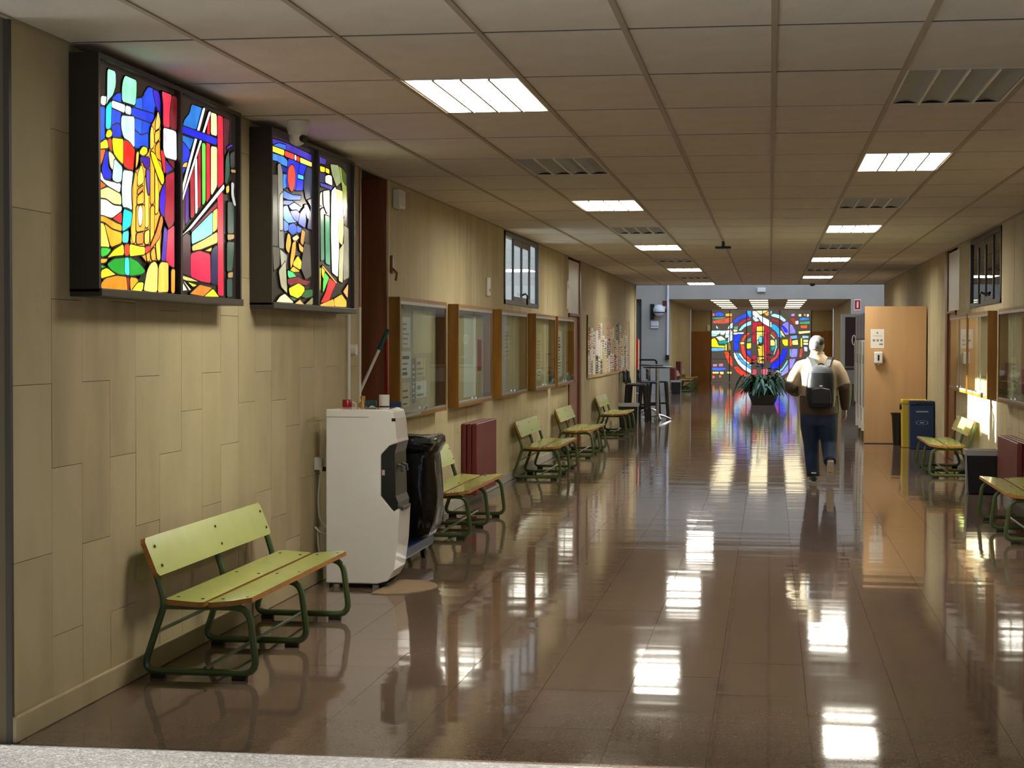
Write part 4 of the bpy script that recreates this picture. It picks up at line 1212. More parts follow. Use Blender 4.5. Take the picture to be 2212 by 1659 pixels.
def make_bench():
    """long axis local x (0..1.92), backrest near y=0, seat opens towards +y"""
    t = thing('bench', '', 'bench')
    tube_r = 0.0175
    for fx in (0.05, 0.945, 1.84):
        path = bend([(fx, 0.045, 0.64), (fx, 0.125, 0.385), (fx, 0.128, 0.345), (fx, 0.0225, 0.032), (fx, 0.30, 0.0325), (fx, 0.585, 0.0325), (fx, 0.545, 0.345), (fx, 0.13, 0.345)], 0.075)
        fr = MB().tube(path, tube_r, 8).build('side_frame', M['frame'], t, smooth=True)
        for yy in (0.10, 0.50):
            B(fx - 0.02, fx + 0.02, yy - 0.035, yy + 0.035, 0, 0.018).build('foot_pad', M['rubber'], fr, bevel=0.004)
    bk = plank(0.09, 1.93, 0.135, 0.495, 0.062, 0.672, 0.024).build('backrest', [M['green'], M['plyedge']], t)
    s1 = plank(0.0, 1.94, 0.165, 0.39, 0.352, 0.378, 0.024).build('seat_board', [M['green'], M['plyedge']], t)
    s2 = plank(0.0, 1.94, 0.372, 0.378, 0.57, 0.398, 0.024, 0.07).build('seat_board', [M['green'], M['plyedge']], t)
    sm = MB().tube([(0, 0, -0.001), (0, 0, 0.003)], 0.008, 6).mesh('screw', M['screw'])
    for fx in (0.14, 0.945, 1.84):
        for yy, zz in ((0.119, 0.535), (0.082, 0.625)):
            o = link('screw', sm, bk, (fx, yy + 0.002, zz + 0.001))
            o.rotation_euler = (-1.18, 0, 0)
        for yy, sb, zz in ((0.20, s1, 0.388), (0.32, s1, 0.381), (0.42, s2, 0.383), (0.54, s2, 0.394)):
            link('screw', sm, sb, (fx, yy, zz))
    MB().tube([(0.05, 0.33, 0.05), (1.84, 0.33, 0.05)], 0.011, 6).build('stretcher', M['frame'], t, smooth=True)
    MB().tube([(0.05, 0.075, 0.21), (1.84, 0.075, 0.21)], 0.010, 6).build('stretcher', M['frame'], t, smooth=True)
    return t


bench0 = make_bench()
spots = [
    (XL + 0.005, 7.67, 1, 'green bench nearest the foyer under the stained glass boxes'),
    (XL + 0.005, 13.52, 1, 'green bench beside the rubbish bag and maroon padded panel'),
    (XL + 0.005, 19.55, 1, 'green bench on the left just past the maroon padded panel'),
    (XL + 0.005, 23.30, 1, 'green bench in front of the rosy brown left door'),
    (XL + 0.005, 28.75, 1, 'green bench below the left end of the poster-covered notice board'),
    (XR - 0.005, 22.60, -1, 'green bench on the right catching the sunlight by the blue bin'),
    (XR - 0.005, 15.95, -1, 'green bench cut off by the right edge beside the maroon panel'),
    (XO0 + 0.03, 55.2, 1, 'green bench in the far corridor nearer the atrium'),
    (XO0 + 0.03, 58.6, 1, 'green bench in the far corridor farther from the atrium'),
]
for i, (x, y, s, lab) in enumerate(spots):
    o = bench0 if i == 0 else copy_tree(bench0)
    # local x -> world Y (left: +Y, right: -Y), local y -> away from the wall
    o.rotation_euler = (0, 0, PI / 2 if s > 0 else -PI / 2)
    if s > 0:
        # mirror so the seat opens towards +X: rotate by -90 and start at the far end
        o.rotation_euler = (0, 0, -PI / 2)
        o.location = (x, y + 1.94, 0)
    else:
        o.rotation_euler = (0, 0, PI / 2)
        o.location = (x, y - 1.94, 0)
    tag(o, lab, 'bench', 'green benches along the corridor')


# ------------------------------------------------------------------ display cases
def display_case(x, y0, side, L, label, glass_split=0.5):
    """side=+1: hangs on the left wall, opens towards +X"""
    t = thing('display_case', label, 'display case', (x, y0, 0.985), 0, 'wooden display cases on the corridor walls')
    D, h = 0.10, 0.965
    S = lambda a, b: (min(side * a, side * b), max(side * a, side * b))
    x0, x1 = S(0, D)
    B(x0, x1, 0, 0.03, 0, h).build('side_panel', M['case'], t)
    B(x0, x1, L - 0.03, L, 0, h).build('side_panel', M['case'], t)
    B(x0, x1, 0.03, L - 0.03, h - 0.03, h).build('top_panel', M['case'], t)
    B(x0, x1, 0.03, L - 0.03, 0, 0.03).build('bottom_panel', M['case'], t)
    b0, b1 = S(0.0005, 0.008)
    B(b0, b1, 0.03, L - 0.03, 0.03, h - 0.03).build('back_panel', M['caseback'], t)
    r0, r1 = S(0.07, 0.099)
    B(r0, r1, 0.03, L - 0.03, 0.03, 0.05).build('glass_track', M['alu'], t)
    B(r0, r1, 0.03, L - 0.03, h - 0.055, h - 0.03).build('glass_track', M['alu'], t)
    g0, g1 = S(0.076, 0.081)
    B(g0, g1, 0.03, L * glass_split + 0.03, 0.05, h - 0.055).build('glass_pane', M['caseglass'], t)
    g0, g1 = S(0.089, 0.094)
    B(g0, g1, L * glass_split - 0.03, L - 0.03, 0.05, h - 0.055).build('glass_pane', M['caseglass'], t)
    k0, k1 = S(0.094, 0.108)
    B(k0, k1, L * glass_split - 0.02, L * glass_split + 0.03, 0.045, 0.07).build('lock', M['steel'], t)
    return t


def sheet(x, y0, y1, z0, z1, side, material, label, cat, group, ink=None, name='notice_sheet', th=0.0012):
    xa, xb = sorted((x, x + side * th))
    t = thing(name, label, cat, (x, (y0 + y1) / 2, z0), 0, group)
    w = (y1 - y0) / 2
    dx0, dx1 = sorted((0, side * th))
    B(dx0, dx1, -w, w, 0, z1 - z0).build('paper', material, t)
    if ink:
        i0, i1 = sorted((side * th, side * (th + 0.0005)))
        mb = MB()
        hh = z1 - z0
        rows = max(2, int(hh / 0.05))
        for r in range(rows):
            za = hh * (0.10 + 0.8 * r / rows)
            ww = w * rnd.uniform(0.4, 0.85)
            mb.box(i0, i1, -w * 0.85, -w * 0.85 + 2 * ww * 0.95, za, za + hh * 0.8 / rows * rnd.choice((0.25, 0.35, 0.6)))
        mb.build('print', ink, t)
    return t


COLW = {'paper': 'white', 'paperpink': 'pinkish', 'paperyel': 'cream', 'paperred': 'red', 'papergrey': 'grey', 'paperink': 'dark'}
ords = ['nearest', 'second', 'third', 'fourth', 'fifth']
for i, y0 in enumerate((13.16, 15.72, 18.32, 21.06, 23.30)):
    display_case(XL + 0.001, y0, 1, 1.97, {0: 'amber wood display case behind the water dispenser, full of printed notices', 1: 'amber wood display case, second on the left, above the second bench', 2: 'amber wood display case, third on the left, under the bright window', 3: 'amber wood display case, fourth on the left, past the bright window', 4: 'amber wood display case last on the left, beside the rosy brown door'}[i])
# notices in the first case
xs = XL + 0.0095
lab = '%s inside the case behind the water dispenser'
lab_it = iter(('tall pinkish notice at the upper left', 'white grey-printed notice at the upper middle', 'white dark-printed notice at mid height', 'white grey-printed notice at the lower left', 'cream dark-printed notice at the lower middle', 'cream grey-printed notice at the right', 'white notice low at the right', 'blank cream sheet at the upper right', 'narrow grey notice at the middle'))
grp = 'notices in the nearest display case'
for (a, b, z0, z1, m, k) in ((13.25, 13.62, 1.42, 1.86, 'paperpink', 'papergrey'), (13.66, 13.98, 1.55, 1.80, 'paper', 'papergrey'), (13.64, 14.0, 1.30, 1.52, 'paper', 'paperink'), (13.24, 13.60, 1.10, 1.38, 'paper', 'papergrey'), (13.66, 13.95, 1.06, 1.26, 'paperyel', 'paperink'), (14.22, 14.62, 1.30, 1.46, 'paperyel', 'papergrey'), (14.22, 14.66, 1.12, 1.26, 'paper', 'papergrey'), (14.08, 14.9, 1.50, 1.86, 'paperyel', None), (14.06, 14.2, 1.08, 1.46, 'papergrey', 'paper')):
    sheet(xs, a, b, z0, z1, 1, M[m], lab % next(lab_it), 'notice', grp, M[k] if k else None)
for i, items in enumerate((((15.82, 16.2, 1.35, 1.86, 'paperpink', None), (16.5, 17.2, 1.05, 1.86, 'paper', None), (17.3, 17.55, 1.30, 1.62, 'paperred', None)), ((18.45, 18.95, 1.25, 1.80, 'paperpink', 'papergrey'), (19.1, 19.5, 1.4, 1.78, 'paperyel', 'papergrey'), (18.5, 18.9, 1.06, 1.22, 'paper', 'papergrey')), ((21.2, 21.6, 1.3, 1.8, 'paper', 'papergrey'), (21.8, 22.3, 1.1, 1.7, 'paperyel', 'papergrey')), ((23.4, 23.8, 1.2, 1.8, 'paperpink', 'paperink'), (24.0, 24.5, 1.1, 1.75, 'paper', 'paperink')))):
    for (a, b, z0, z1, m, k) in items:
        sheet(xs, a, b, z0, z1, 1, M[m], '%s sheet inside the %s display case on the left' % (COLW[m] + {'papergrey': ' grey-printed', 'paperink': ' dark-printed', None: ' blank'}[k] + (' low' if z1 < 1.3 else ''), ords[i + 1]), 'notice', 'notices in the %s display case' % ords[i + 1], M[k] if k else None)
display_case(XR - 0.001, 21.30, -1, 2.0, 'dark-edged display case on the right nearest the brown door, mirroring the birch panel')
display_case(XR - 0.001, 19.28, -1, 1.95, 'amber display case on the right above the sunlit wall')
display_case(XR - 0.001, 16.45, -1, 1.95, 'display case cut by the right edge with a red sheet inside')
xr = XR - 0.0095
sheet(xr, 17.0, 17.35, 1.10, 1.85, -1, M['paperred'], 'tall red sheet inside the case at the right edge', 'notice', None)
sheet(xr, 17.7, 18.1, 1.12, 1.45, -1, M['paperyel'], 'cream sheet inside the case at the right edge', 'notice', None, M['papergrey'])
sheet(xr, 19.5, 19.9, 1.2, 1.8, -1, M['paperyel'], 'cream sheet inside the case above the sunlit wall', 'notice', None, M['papergrey'])

# ------------------------------------------------------------------ notice board with posters
nb = thing('notice_board', 'long cream notice board covered with posters on the far left wall', 'notice board', (XL + 0.001, 27.95, 1.02))
B(0, 0.014, 0, 8.35, 0, 1.02).build('board', M['wall2'], nb)
B(0, 0.024, 0, 8.35, -0.025, 0).build('bottom_rail', M['ply'], nb)
B(0, 0.024, 0, 0.03, 0, 1.02).build('side_rail', M['ply'], nb)
B(0, 0.024, 8.32, 8.35, 0, 1.02).build('side_rail', M['ply'], nb)
pr = random.Random(21)
ORD = ('first second third fourth fifth sixth seventh eighth ninth tenth eleventh twelfth thirteenth fourteenth fifteenth sixteenth seventeenth eighteenth nineteenth twentieth twenty-first twenty-second twenty-third twenty-fourth twenty-fifth twenty-sixth twenty-seventh twenty-eighth').split()
yy = 28.02
k = 0
while yy < 36.0:
    w = pr.uniform(0.22, 0.42)
    z = 1.03 + pr.uniform(0, 0.06)
    up = 0
    while z < 1.70 - 0.02 * (k % 3):
        up += 1
        hgt = pr.choice((0.22, 0.30, 0.30, 0.42))
        mname = pr.choices(['paper', 'paperpink', 'paperyel', 'paperred', 'papergrey', 'paperink'], [9, 1.2, 1.4, 1.2, 1.5, 1.3])[0]
        ink = pr.choice((None, 'papergrey', 'paperink', 'paperred'))
        if mname in ('paperred', 'paperink'):
            ink = 'paper'
        sheet(XL + 0.0155, yy, yy + w, z, min(z + hgt, 2.02), 1, M[mname], '%s poster on the notice board, %s column from the door, %s up' % (COLW[mname] + ({None: ' blank', 'papergrey': ' grey-printed', 'paperink': ' dark-printed', 'paperred': ' red-printed', 'paper': ' white-printed'}[ink]), ORD[k], ('first', 'second', 'third', 'fourth', 'fifth')[up - 1]), 'poster', 'posters on the notice board', M[ink] if ink else None, 'poster', 0.0015)
        z += hgt + pr.uniform(0.005, 0.05)
    yy += w + pr.uniform(0.01, 0.08)
    k += 1

# ------------------------------------------------------------------ water dispenser
wd = thing('water_dispenser', 'tall white water dispenser with black tap recess by the first bench', 'water dispenser', (-2.845, 10.80, 0))
prof = [(0.0, 0.03), (0.34, 0.03), (0.41, 0.05), (0.45, 0.12), (0.475, 0.30), (0.485, 0.50), (0.475, 0.52), (0.45, 0.50), (0.365, 0.60), (0.365, 0.865), (0.42, 0.925), (0.475, 0.945), (0.468, 0.97), (0.455, 1.10), (0.44, 1.15), (0.40, 1.16), (0.0, 1.16)]
body = MB().prism(prof, lambda a, b, d: (a, d, b), 0, 0.36).build('body', M['whitegloss'], wd, bevel=0.008)
MB().prism([(0.366, 0.605), (0.45, 0.503), (0.475, 0.522), (0.478, 0.56), (0.462, 0.60), (0.455, 0.88), (0.472, 0.944), (0.42, 0.924), (0.366, 0.864)], lambda a, b, d: (a, d, b), 0.006, 0.354).build('tap_recess', M['black'], wd, bevel=0.002)
B(0.44, 0.50, 0.06, 0.30, 0.505, 0.53).build('drip_tray', M['darkgrey'], wd, bevel=0.004)
for yy in (0.11, 0.25):
    MB().tube([(0.45, yy, 0.80), (0.482, yy, 0.79), (0.486, yy, 0.75)], 0.010, 8).build('tap', M['darkgrey'], wd, smooth=True)
B(0.005, 0.285, -0.001, 0.0, 1.108, 1.112).build('panel_seam', M['greyplastic'], wd)
B(0.437, 0.462, -0.003, 0.001, 1.085, 1.105).build('vent', M['black'], wd)
B(0.372, 0.39, 0.0035, 0.006, 0.735, 0.77).build('sticker', M['paperpink'], wd)
for xx in (0.06, 0.32):
    for yy in (0.05, 0.31):
        MB().lathe([(0.022, 0.0), (0.022, 0.03)], 12, xx, yy).build('foot', M['white'], wd)
B(0.02, 0.40, 0.02, 0.34, 0.022, 0.031).build('base_plate', M['black'], wd)

pts = [(-2.49, 10.57), (-2.40, 10.555), (-2.30, 10.585), (-2.20, 10.68), (-2.145, 10.80), (-2.13, 10.92), (-2.16, 11.05), (-2.22, 11.14), (-2.30, 11.20), (-2.40, 11.22), (-2.47, 11.18), (-2.475, 10.85)]
cs = MB().prism([(a + 2.30, b - 10.88) for a, b in pts], lambda a, b, d: (a, b, d), 0.0005, 0.006).build('cardboard_sheet', M['cardboard'])
tag(cs, 'rounded brown cardboard sheet on the floor by the dispenser', 'cardboard').location = (-2.30, 10.88, 0)

# socket and cables beside it
sk = thing('socket_box', 'white wall socket box with two plugs left of the dispenser', 'socket', (XL, 11.02, 0.725))
B(0, 0.05, -0.045, 0.045, 0.025, 0.11).build('box', M['white'], sk, bevel=0.004)
MB().tube([(0.045, 0, 0.03), (0.08, 0, 0.03)], 0.016, 8).build('plug', M['black'], sk)
tag(MB().tube(bend([(0.03, -0.01, 0.72), (0.03, -0.06, 0.55), (0.03, -0.02, 0.42), (0.085, -0.02, 0.36)], 0.12), 0.007, 6).build('cable', M['white'], None, smooth=True), 'white cable looping from the wall socket to the dispenser', 'cable').location = (XL, 11.02, 0)
tag(MB().tube(bend([(0.075, 0.0, 0.73), (0.088, 0.03, 0.70), (0.088, 0.03, 0.45), (0.06, 0.04, 0.30), (0.08, 0.05, 0.10), (0.085, 0.05, 0.01)], 0.08), 0.006, 6).build('cable', M['black'], None, smooth=True), 'black cable hanging from the wall socket behind the dispenser', 'cable').location = (XL, 11.02, 0)
tag(MB().tube(bend([(0.02, -0.10, 0.38), (0.05, -0.08, 0.34), (0.085, -0.04, 0.325)], 0.05), 0.007, 6).tube(bend([(0.03, -0.07, 0.35), (0.035, -0.07, 0.22), (0.06, -0.05, 0.14)], 0.05), 0.005, 6).build('cable', M['white'], None, smooth=True), 'short white cable low on the wall beside the dispenser', 'cable').location = (XL, 11.02, 0)

# conduit and small boxes on the end of the near wall
cd = thing('conduit', 'white vertical conduit with round junction box left of the niche', 'conduit', (XL, 11.86, 0.6))
MB().tube([(0.014, 0, 0), (0.014, 0, 1.19)], 0.012, 8).build('pipe', M['white'], cd, smooth=True)
MB().tube([(0.0, 0.10, 0.94), (0.045, 0.10, 0.94)], 0.042, 12).build('junction_box', M['white'], cd, smooth=True)
tag(B(-0.008, 0.012, -0.02, 0.012, 0, 0.85).build('edge_profile', M['white'], None, bevel=0.003), 'bright white edge profile at the corner of the niche', 'trim').location = (XL, 12.235, 1.0)

# ------------------------------------------------------------------ cleaning cart
ct = thing('cleaning_cart', 'blue cleaning cart with black bag holder behind the dispenser', 'cart', (-2.93, 11.35, 0))
B(0.02, 0.46, 0.0, 1.18, 0.09, 0.17).build('base', M['blue'], ct, bevel=0.02)
for xx in (0.08, 0.40):
    for yy in (0.08, 1.08):
        MB().tube([(xx - 0.015, yy, 0.045), (xx + 0.015, yy, 0.045)], 0.045, 14).build('wheel', M['rubber'], ct, smooth=True)
        B(xx - 0.02, xx + 0.02, yy - 0.02, yy + 0.02, 0.06, 0.095).build('castor', M['darkgrey'], ct)
for xx in (0.05, 0.36):
    MB().tube([(xx, 0.5, 0.15), (xx, 0.5, 1.08)], 0.014, 8).build('post', M['greyplastic'], ct, smooth=True)
    MB().tube([(xx, 0.04, 0.15), (xx, 0.04, 1.08)], 0.014, 8).build('post', M['greyplastic'], ct, smooth=True)
B(0.02, 0.50, 0.0, 0.52, 1.08, 1.10).build('top_tray', M['greyplastic'], ct, bevel=0.006)
B(0.02, 0.38, 0.0, 0.52, 0.55, 0.57).build('shelf', M['blue'], ct, bevel=0.006)
MB().box(0.18, 0.55, 0.62, 0.66, 0.87, 0.91).box(0.18, 0.55, 1.12, 1.16, 0.87, 0.91).box(0.18, 0.22, 0.66, 1.12, 0.87, 0.91).box(0.51, 0.55, 0.66, 1.12, 0.87, 0.91).build('bag_ring', M['darkgrey'], ct, bevel=0.008)
MB().box(0.05, 0.20, 0.49, 0.51, 0.88, 0.90).box(0.18, 0.20, 0.5, 0.64, 0.88, 0.90).build('ring_arm', M['greyplastic'], ct)
# the hanging bag: folded plastic
br = random.Random(5)
rings = []
nseg = 36
for zi, (zz, s, ox) in enumerate(((0.915, 1.03, 0), (0.90, 1.09, 0), (0.86, 1.12, 0.0), (0.82, 1.04, 0), (0.80, 0.97, 0.0), (0.74, 0.98, 0), (0.62, 1.02, 0.0), (0.50, 1.04, 0.004), (0.38, 1.03, 0.006), (0.27, 0.94, 0.004), (0.20, 0.78, -0.01), (0.185, 0.4, -0.02))):
    ring = []
    for j in range(nseg):
        a = 2 * PI * j / nseg
        e = 0.55
        cx = math.copysign(abs(math.cos(a)) ** e, math.cos(a))
        cy = math.copysign(abs(math.sin(a)) ** e, math.sin(a))
        f = s * (1 + 0.035 * math.sin(7 * a + zi * 0.5) + 0.02 * math.sin(13 * a - zi) + br.uniform(-0.015, 0.015))
        ring.append((0.365 + ox + 0.185 * cx * f, 0.89 + 0.25 * cy * f, zz + 0.01 * math.sin(3 * a + zi)))
    rings.append(ring)
tag(MB().loft(rings).build('bin_bag', M['bag'], None, smooth=True), 'black plastic rubbish bag hanging on the cart', 'rubbish bag').location = (-2.93, 11.35, 0)


def on_cart(name, mb_parts, x, y, label, cat):
    t = thing(name, label, cat, (-2.93 + x, 11.35 + y, 1.10))
    for nm, mb, m in mb_parts:
        mb.build(nm, m, t, smooth=True)
    return t


on_cart('mug', [('cup', MB().lathe([(0.03, 0.0), (0.034, 0.01), (0.034, 0.095), (0.03, 0.10)], 16), M['redmug']), ('handle', MB().tube(bend([(0.03, 0, 0.02), (0.062, 0, 0.03), (0.062, 0, 0.075), (0.03, 0, 0.085)], 0.03), 0.006, 6), M['white'])], 0.06, 0.12, 'red mug with pale handle on the cart top', 'mug')
on_cart('bottle', [('body', MB().lathe([(0.03, 0), (0.032, 0.01), (0.03, 0.07), (0.014, 0.09), (0.014, 0.10)], 14), M['amberpl']), ('cap', MB().lathe([(0.017, 0.10), (0.017, 0.125)], 10), M['amberpl'])], 0.165, 0.14, 'amber bottle on the cart top next to the red mug', 'bottle')
on_cart('spray_bottle', [('body', MB().lathe([(0.042, 0), (0.044, 0.01), (0.03, 0.04), (0.014, 0.06)], 14), M['white']), ('trigger', MB().box(-0.045, 0.03, -0.015, 0.015, 0.06, 0.095), M['tealcloth'])], 0.235, 0.12, 'white spray bottle with teal trigger on the cart top', 'spray bottle')
on_cart('paper_roll', [('roll', MB().lathe([(0.036, 0.06), (0.036, 0.135)], 16), M['paper']), ('holder', MB().lathe([(0.045, 0), (0.05, 0.02), (0.03, 0.06)], 14), M['black'])], 0.325, 0.10, 'white paper roll on a black stand on the cart top', 'paper roll')
on_cart('spray_bottle', [('body', MB().lathe([(0.04, 0), (0.042, 0.008), (0.03, 0.035), (0.013, 0.05)], 14), M['white']), ('trigger', MB().box(-0.05, 0.03, -0.014, 0.014, 0.05, 0.085), M['blue'])], 0.40, 0.16, 'white spray bottle with dark blue trigger on the cart top', 'spray bottle')
mp = thing('mop', 'white mop handle with dark green grip leaning in the niche', 'mop', (-2.60, 12.40, 0.0))
MB().tube([(-0.7, 0.05, 0.62), (-0.26, 0.0, 1.54)], 0.012, 8).build('handle', M['white'], mp, smooth=True)
MB().tube([(-0.26, 0.0, 1.54), (-0.19, -0.01, 1.69)], [0.018, 0.015], 8).build('grip', M['tealcloth'], mp, smooth=True)
MB().tube([(-0.7, 0.05, 0.62), (-0.93, 0.08, 0.06)], 0.012, 8).build('lower_handle', M['white'], mp, smooth=True)
B(-1.08, -0.80, 0.02, 0.14, 0.0, 0.06).build('mop_head', M['greyplastic'], mp)
tag(MB().tube([(0.0, 0, 0), (-0.03, 0.03, 1.62)], 0.011, 8).build('broom_handle', M['redmug'], None, smooth=True), 'thin dark red broom handle standing by the wood panel', 'broom').location = (-2.915, 12.99, 0)
# ------------------------------------------------------------------ maroon padded panels
def padded(x, y0, side, L, z0, z1, label):
    t = thing('padded_panel', label, 'padded panel', (x, y0, z0), 0, 'maroon folded padded panels on the walls')
    for k, (a, b) in enumerate(((0.0, 0.045), (0.048, 0.095), (0.098, 0.15))):
        xa, xb = sorted((side * a, side * b))
        B(xa, xb, 0.01 * k, L - 0.01 * k, 0, z1 - z0).build('pad', M['maroon'], t, bevel=0.012, seg=3)
    return t


padded(XL + 0.002, 16.42, 1, 1.25, 0.10, 0.80, 'maroon folded padded panel against the left wall behind the second bench')
padded(XR - 0.002, 16.55, -1, 1.45, 0.10, 0.66, 'maroon padded panel at the right edge behind the near right bench')
padded(XO0 + 0.005, 54.0, 1, 0.9, 0.10, 0.78, 'maroon padded panel at the left mouth of the far corridor')
padded(XO0 + 0.005, 57.4, 1, 0.9, 0.10, 0.95, 'maroon padded panel between the two far corridor benches')


# ------------------------------------------------------------------ bins
def waste_bin(x, y, label, rz=0.0, w=0.34, d=0.26, h=0.47):
    t = thing('waste_bin', label, 'bin', (x, y, 0), rz, 'black waste bins with grey rims')
    a, b = w / 2, d / 2
    MB().hexa([(-a * 0.86, -b * 0.86, 0.004), (a * 0.86, -b * 0.86, 0.004), (a * 0.86, b * 0.86, 0.004), (-a * 0.86, b * 0.86, 0.004)], [(-a, -b, h - 0.03), (a, -b, h - 0.03), (a, b, h - 0.03), (-a, b, h - 0.03)]).build('body', M['black'], t, bevel=0.008)
    MB().box(-a - 0.012, a + 0.012, -b - 0.012, -b + 0.01, h - 0.06, h).box(-a - 0.012, a + 0.012, b - 0.01, b + 0.012, h - 0.06, h).box(-a - 0.012, -a + 0.01, -b, b, h - 0.06, h).box(a - 0.01, a + 0.012, -b, b, h - 0.06, h).build('rim', M['alu'], t)
    MB().box(a + 0.0, a + 0.012, -b - 0.012, -b + 0.02, 0.0, h - 0.05).box(-a - 0.012, -a, -b - 0.012, -b + 0.02, 0.0, h - 0.05).build('stand', M['alu'], t)
    return t


waste_bin(2.23, 18.70, 'black waste bin with grey rim between the two right benches')
waste_bin(-2.60, 31.9, 'black waste bin beyond the fifth left bench under the posters', 0, 0.36, 0.3, 0.46)
waste_bin(-2.86, 53.1, 'black waste bin at the left mouth of the far corridor', 0, 0.3, 0.3, 0.42)

rb = thing('recycling_bin', 'deep blue recycling bin in front of the birch panel', 'bin', (2.26, 26.42, 0))
MB().hexa([(-0.17, -0.13, 0.003), (0.17, -0.13, 0.003), (0.17, 0.13, 0.003), (-0.17, 0.13, 0.003)], [(-0.18, -0.14, 0.66), (0.18, -0.14, 0.66), (0.18, 0.14, 0.66), (-0.18, 0.14, 0.66)]).build('body', M['bluebin'], rb, bevel=0.01)
B(-0.185, 0.185, -0.145, 0.145, 0.66, 0.725).build('lid', M['bluebin'], rb, bevel=0.015)
B(-0.10, 0.14, -0.148, -0.143, 0.67, 0.70).build('slot', M['black'], rb)
mk = MB()
for q in range(12):
    a0, a1 = 2 * PI * q / 12, 2 * PI * (q + 0.6) / 12
    for r0, r1 in ((0.055, 0.068),):
        mk.add([(0.0 + 1.4 * r * math.cos(a), -0.1445, 0.40 + 0.55 * r * math.sin(a)) for r, a in ((r0, a0), (r1, a0), (r1, a1), (r0, a1))], [(0, 1, 2, 3)])
mk.box(-0.09, 0.09, -0.1445, -0.144, 0.555, 0.575).box(-0.03, 0.03, -0.1445, -0.144, 0.39, 0.41)
mk.build('printed_emblem', M['emblem'], rb)
yb = thing('recycling_bin', 'yellow recycling bin standing close behind the blue one', 'bin', (2.20, 26.75, 0))
MB().hexa([(-0.20, -0.13, 0.003), (0.15, -0.13, 0.003), (0.15, 0.13, 0.003), (-0.20, 0.13, 0.003)], [(-0.21, -0.14, 0.67), (0.16, -0.14, 0.67), (0.16, 0.14, 0.67), (-0.21, 0.14, 0.67)]).build('body', M['yellow'], yb, bevel=0.01)
B(-0.215, 0.165, -0.145, 0.145, 0.67, 0.735).build('lid', M['yellow'], yb, bevel=0.012)
MB().tube([(-0.24, -0.02, 0.62), (-0.205, -0.02, 0.62)], 0.045, 12).build('hinge_knob', M['black'], yb)
bb = thing('paper_bin', 'open black plastic bin beside the yellow bin at the birch panel', 'bin', (1.98, 27.25, 0))
MB().lathe([(0.075, 0.002), (0.10, 0.44), (0.112, 0.50), (0.104, 0.50), (0.09, 0.44), (0.07, 0.02)], 18, cap=False).lathe([(0.0755, 0.002), (0.0755, 0.018)], 18).build('body', M['black'], bb, smooth=True)
MB().lathe([(0.112, 0.485), (0.119, 0.49), (0.119, 0.505), (0.104, 0.505)], 18, cap=False).build('rim', M['black'], bb, smooth=True)

# ------------------------------------------------------------------ birch panel and the row of machines behind it
bp = thing('birch_panel', 'tall light birch side panel closing the row of vending machines', 'panel', (1.48, 27.60, 0))
B(0, XR - 0.02 - 1.48, 0, 0.03, 0.012, 2.17).build('board', M['ply'], bp)
B(0.0, XR - 0.02 - 1.48, 0.004, 0.026, 0.0, 0.012).build('plinth', M['black'], bp)
ns = thing('hygiene_notice', 'white notice taped on the birch panel above the soap dispenser', 'notice', (1.675, 27.598, 1.51))
B(-0.105, 0.105, 0, 0.0015, 0, 0.30).build('paper', M['paper'], ns)
mk = MB().box(-0.012, 0.012, -0.0006, 0, 0.225, 0.255).box(-0.07, 0.07, -0.0006, 0, 0.19, 0.196)
for xx in (-0.07, -0.012, 0.045):
    mk.box(xx, xx + 0.035, -0.0006, 0, 0.105, 0.14)
mk.box(0.03, 0.085, -0.0006, 0, 0.05, 0.075)
mk.build('print', M['papergrey'], ns)
sd = thing('soap_dispenser', 'white hand gel dispenser mounted on the birch panel', 'soap dispenser', (1.69, 27.602, 1.265))
B(-0.068, 0.068, -0.10, 0, 0.0, 0.19).build('body', M['whitegloss'], sd, bevel=0.022, seg=3)
B(-0.014, 0.014, -0.1025, -0.099, 0.05, 0.14).build('window', M['black'], sd)
B(-0.02, 0.02, -0.075, -0.04, -0.02, 0.004).build('nozzle', M['white'], sd)
for k in range(4):
    y0 = 27.66 + 0.95 * k
    vm = thing('vending_machine', ['grey vending machine right behind the birch panel', 'second grey vending machine in the row beyond the birch panel', 'third grey vending machine in the row beyond the birch panel', 'last grey vending machine of the row towards the atrium'][k], 'vending machine', (1.53, y0, 0), 0, 'row of vending machines')
    B(0.03, 0.86, 0.01, 0.92, 0.12, 2.10).build('body', M['machine'], vm, bevel=0.01)
    B(-0.01, 0.03, 0.03, 0.90, 1.66, 2.08).build('header_panel', M['machinedark'], vm, bevel=0.005)
    B(0.0, 0.03, 0.05, 0.62, 0.62, 1.62).build('display_window', M['black'], vm)
    B(-0.03, 0.03, 0.66, 0.90, 0.55, 1.62).build('control_panel', M['alu'], vm, bevel=0.005)
    B(-0.034, -0.03, 0.70, 0.86, 1.25, 1.40).build('keypad', M['black'], vm)
    B(-0.02, 0.03, 0.05, 0.60, 0.30, 0.50).build('delivery_flap', M['darkgrey'], vm, bevel=0.005)
    B(-0.04, 0.03, 0.02, 0.05, 0.15, 1.64).build('edge_profile', M['white'], vm)
    for yy in (0.06, 0.84):
        for xx in (0.06, 0.76):
            MB().tube([(xx, yy, 0), (xx, yy, 0.12)], 0.022, 8).build('leg', M['steel'], vm)
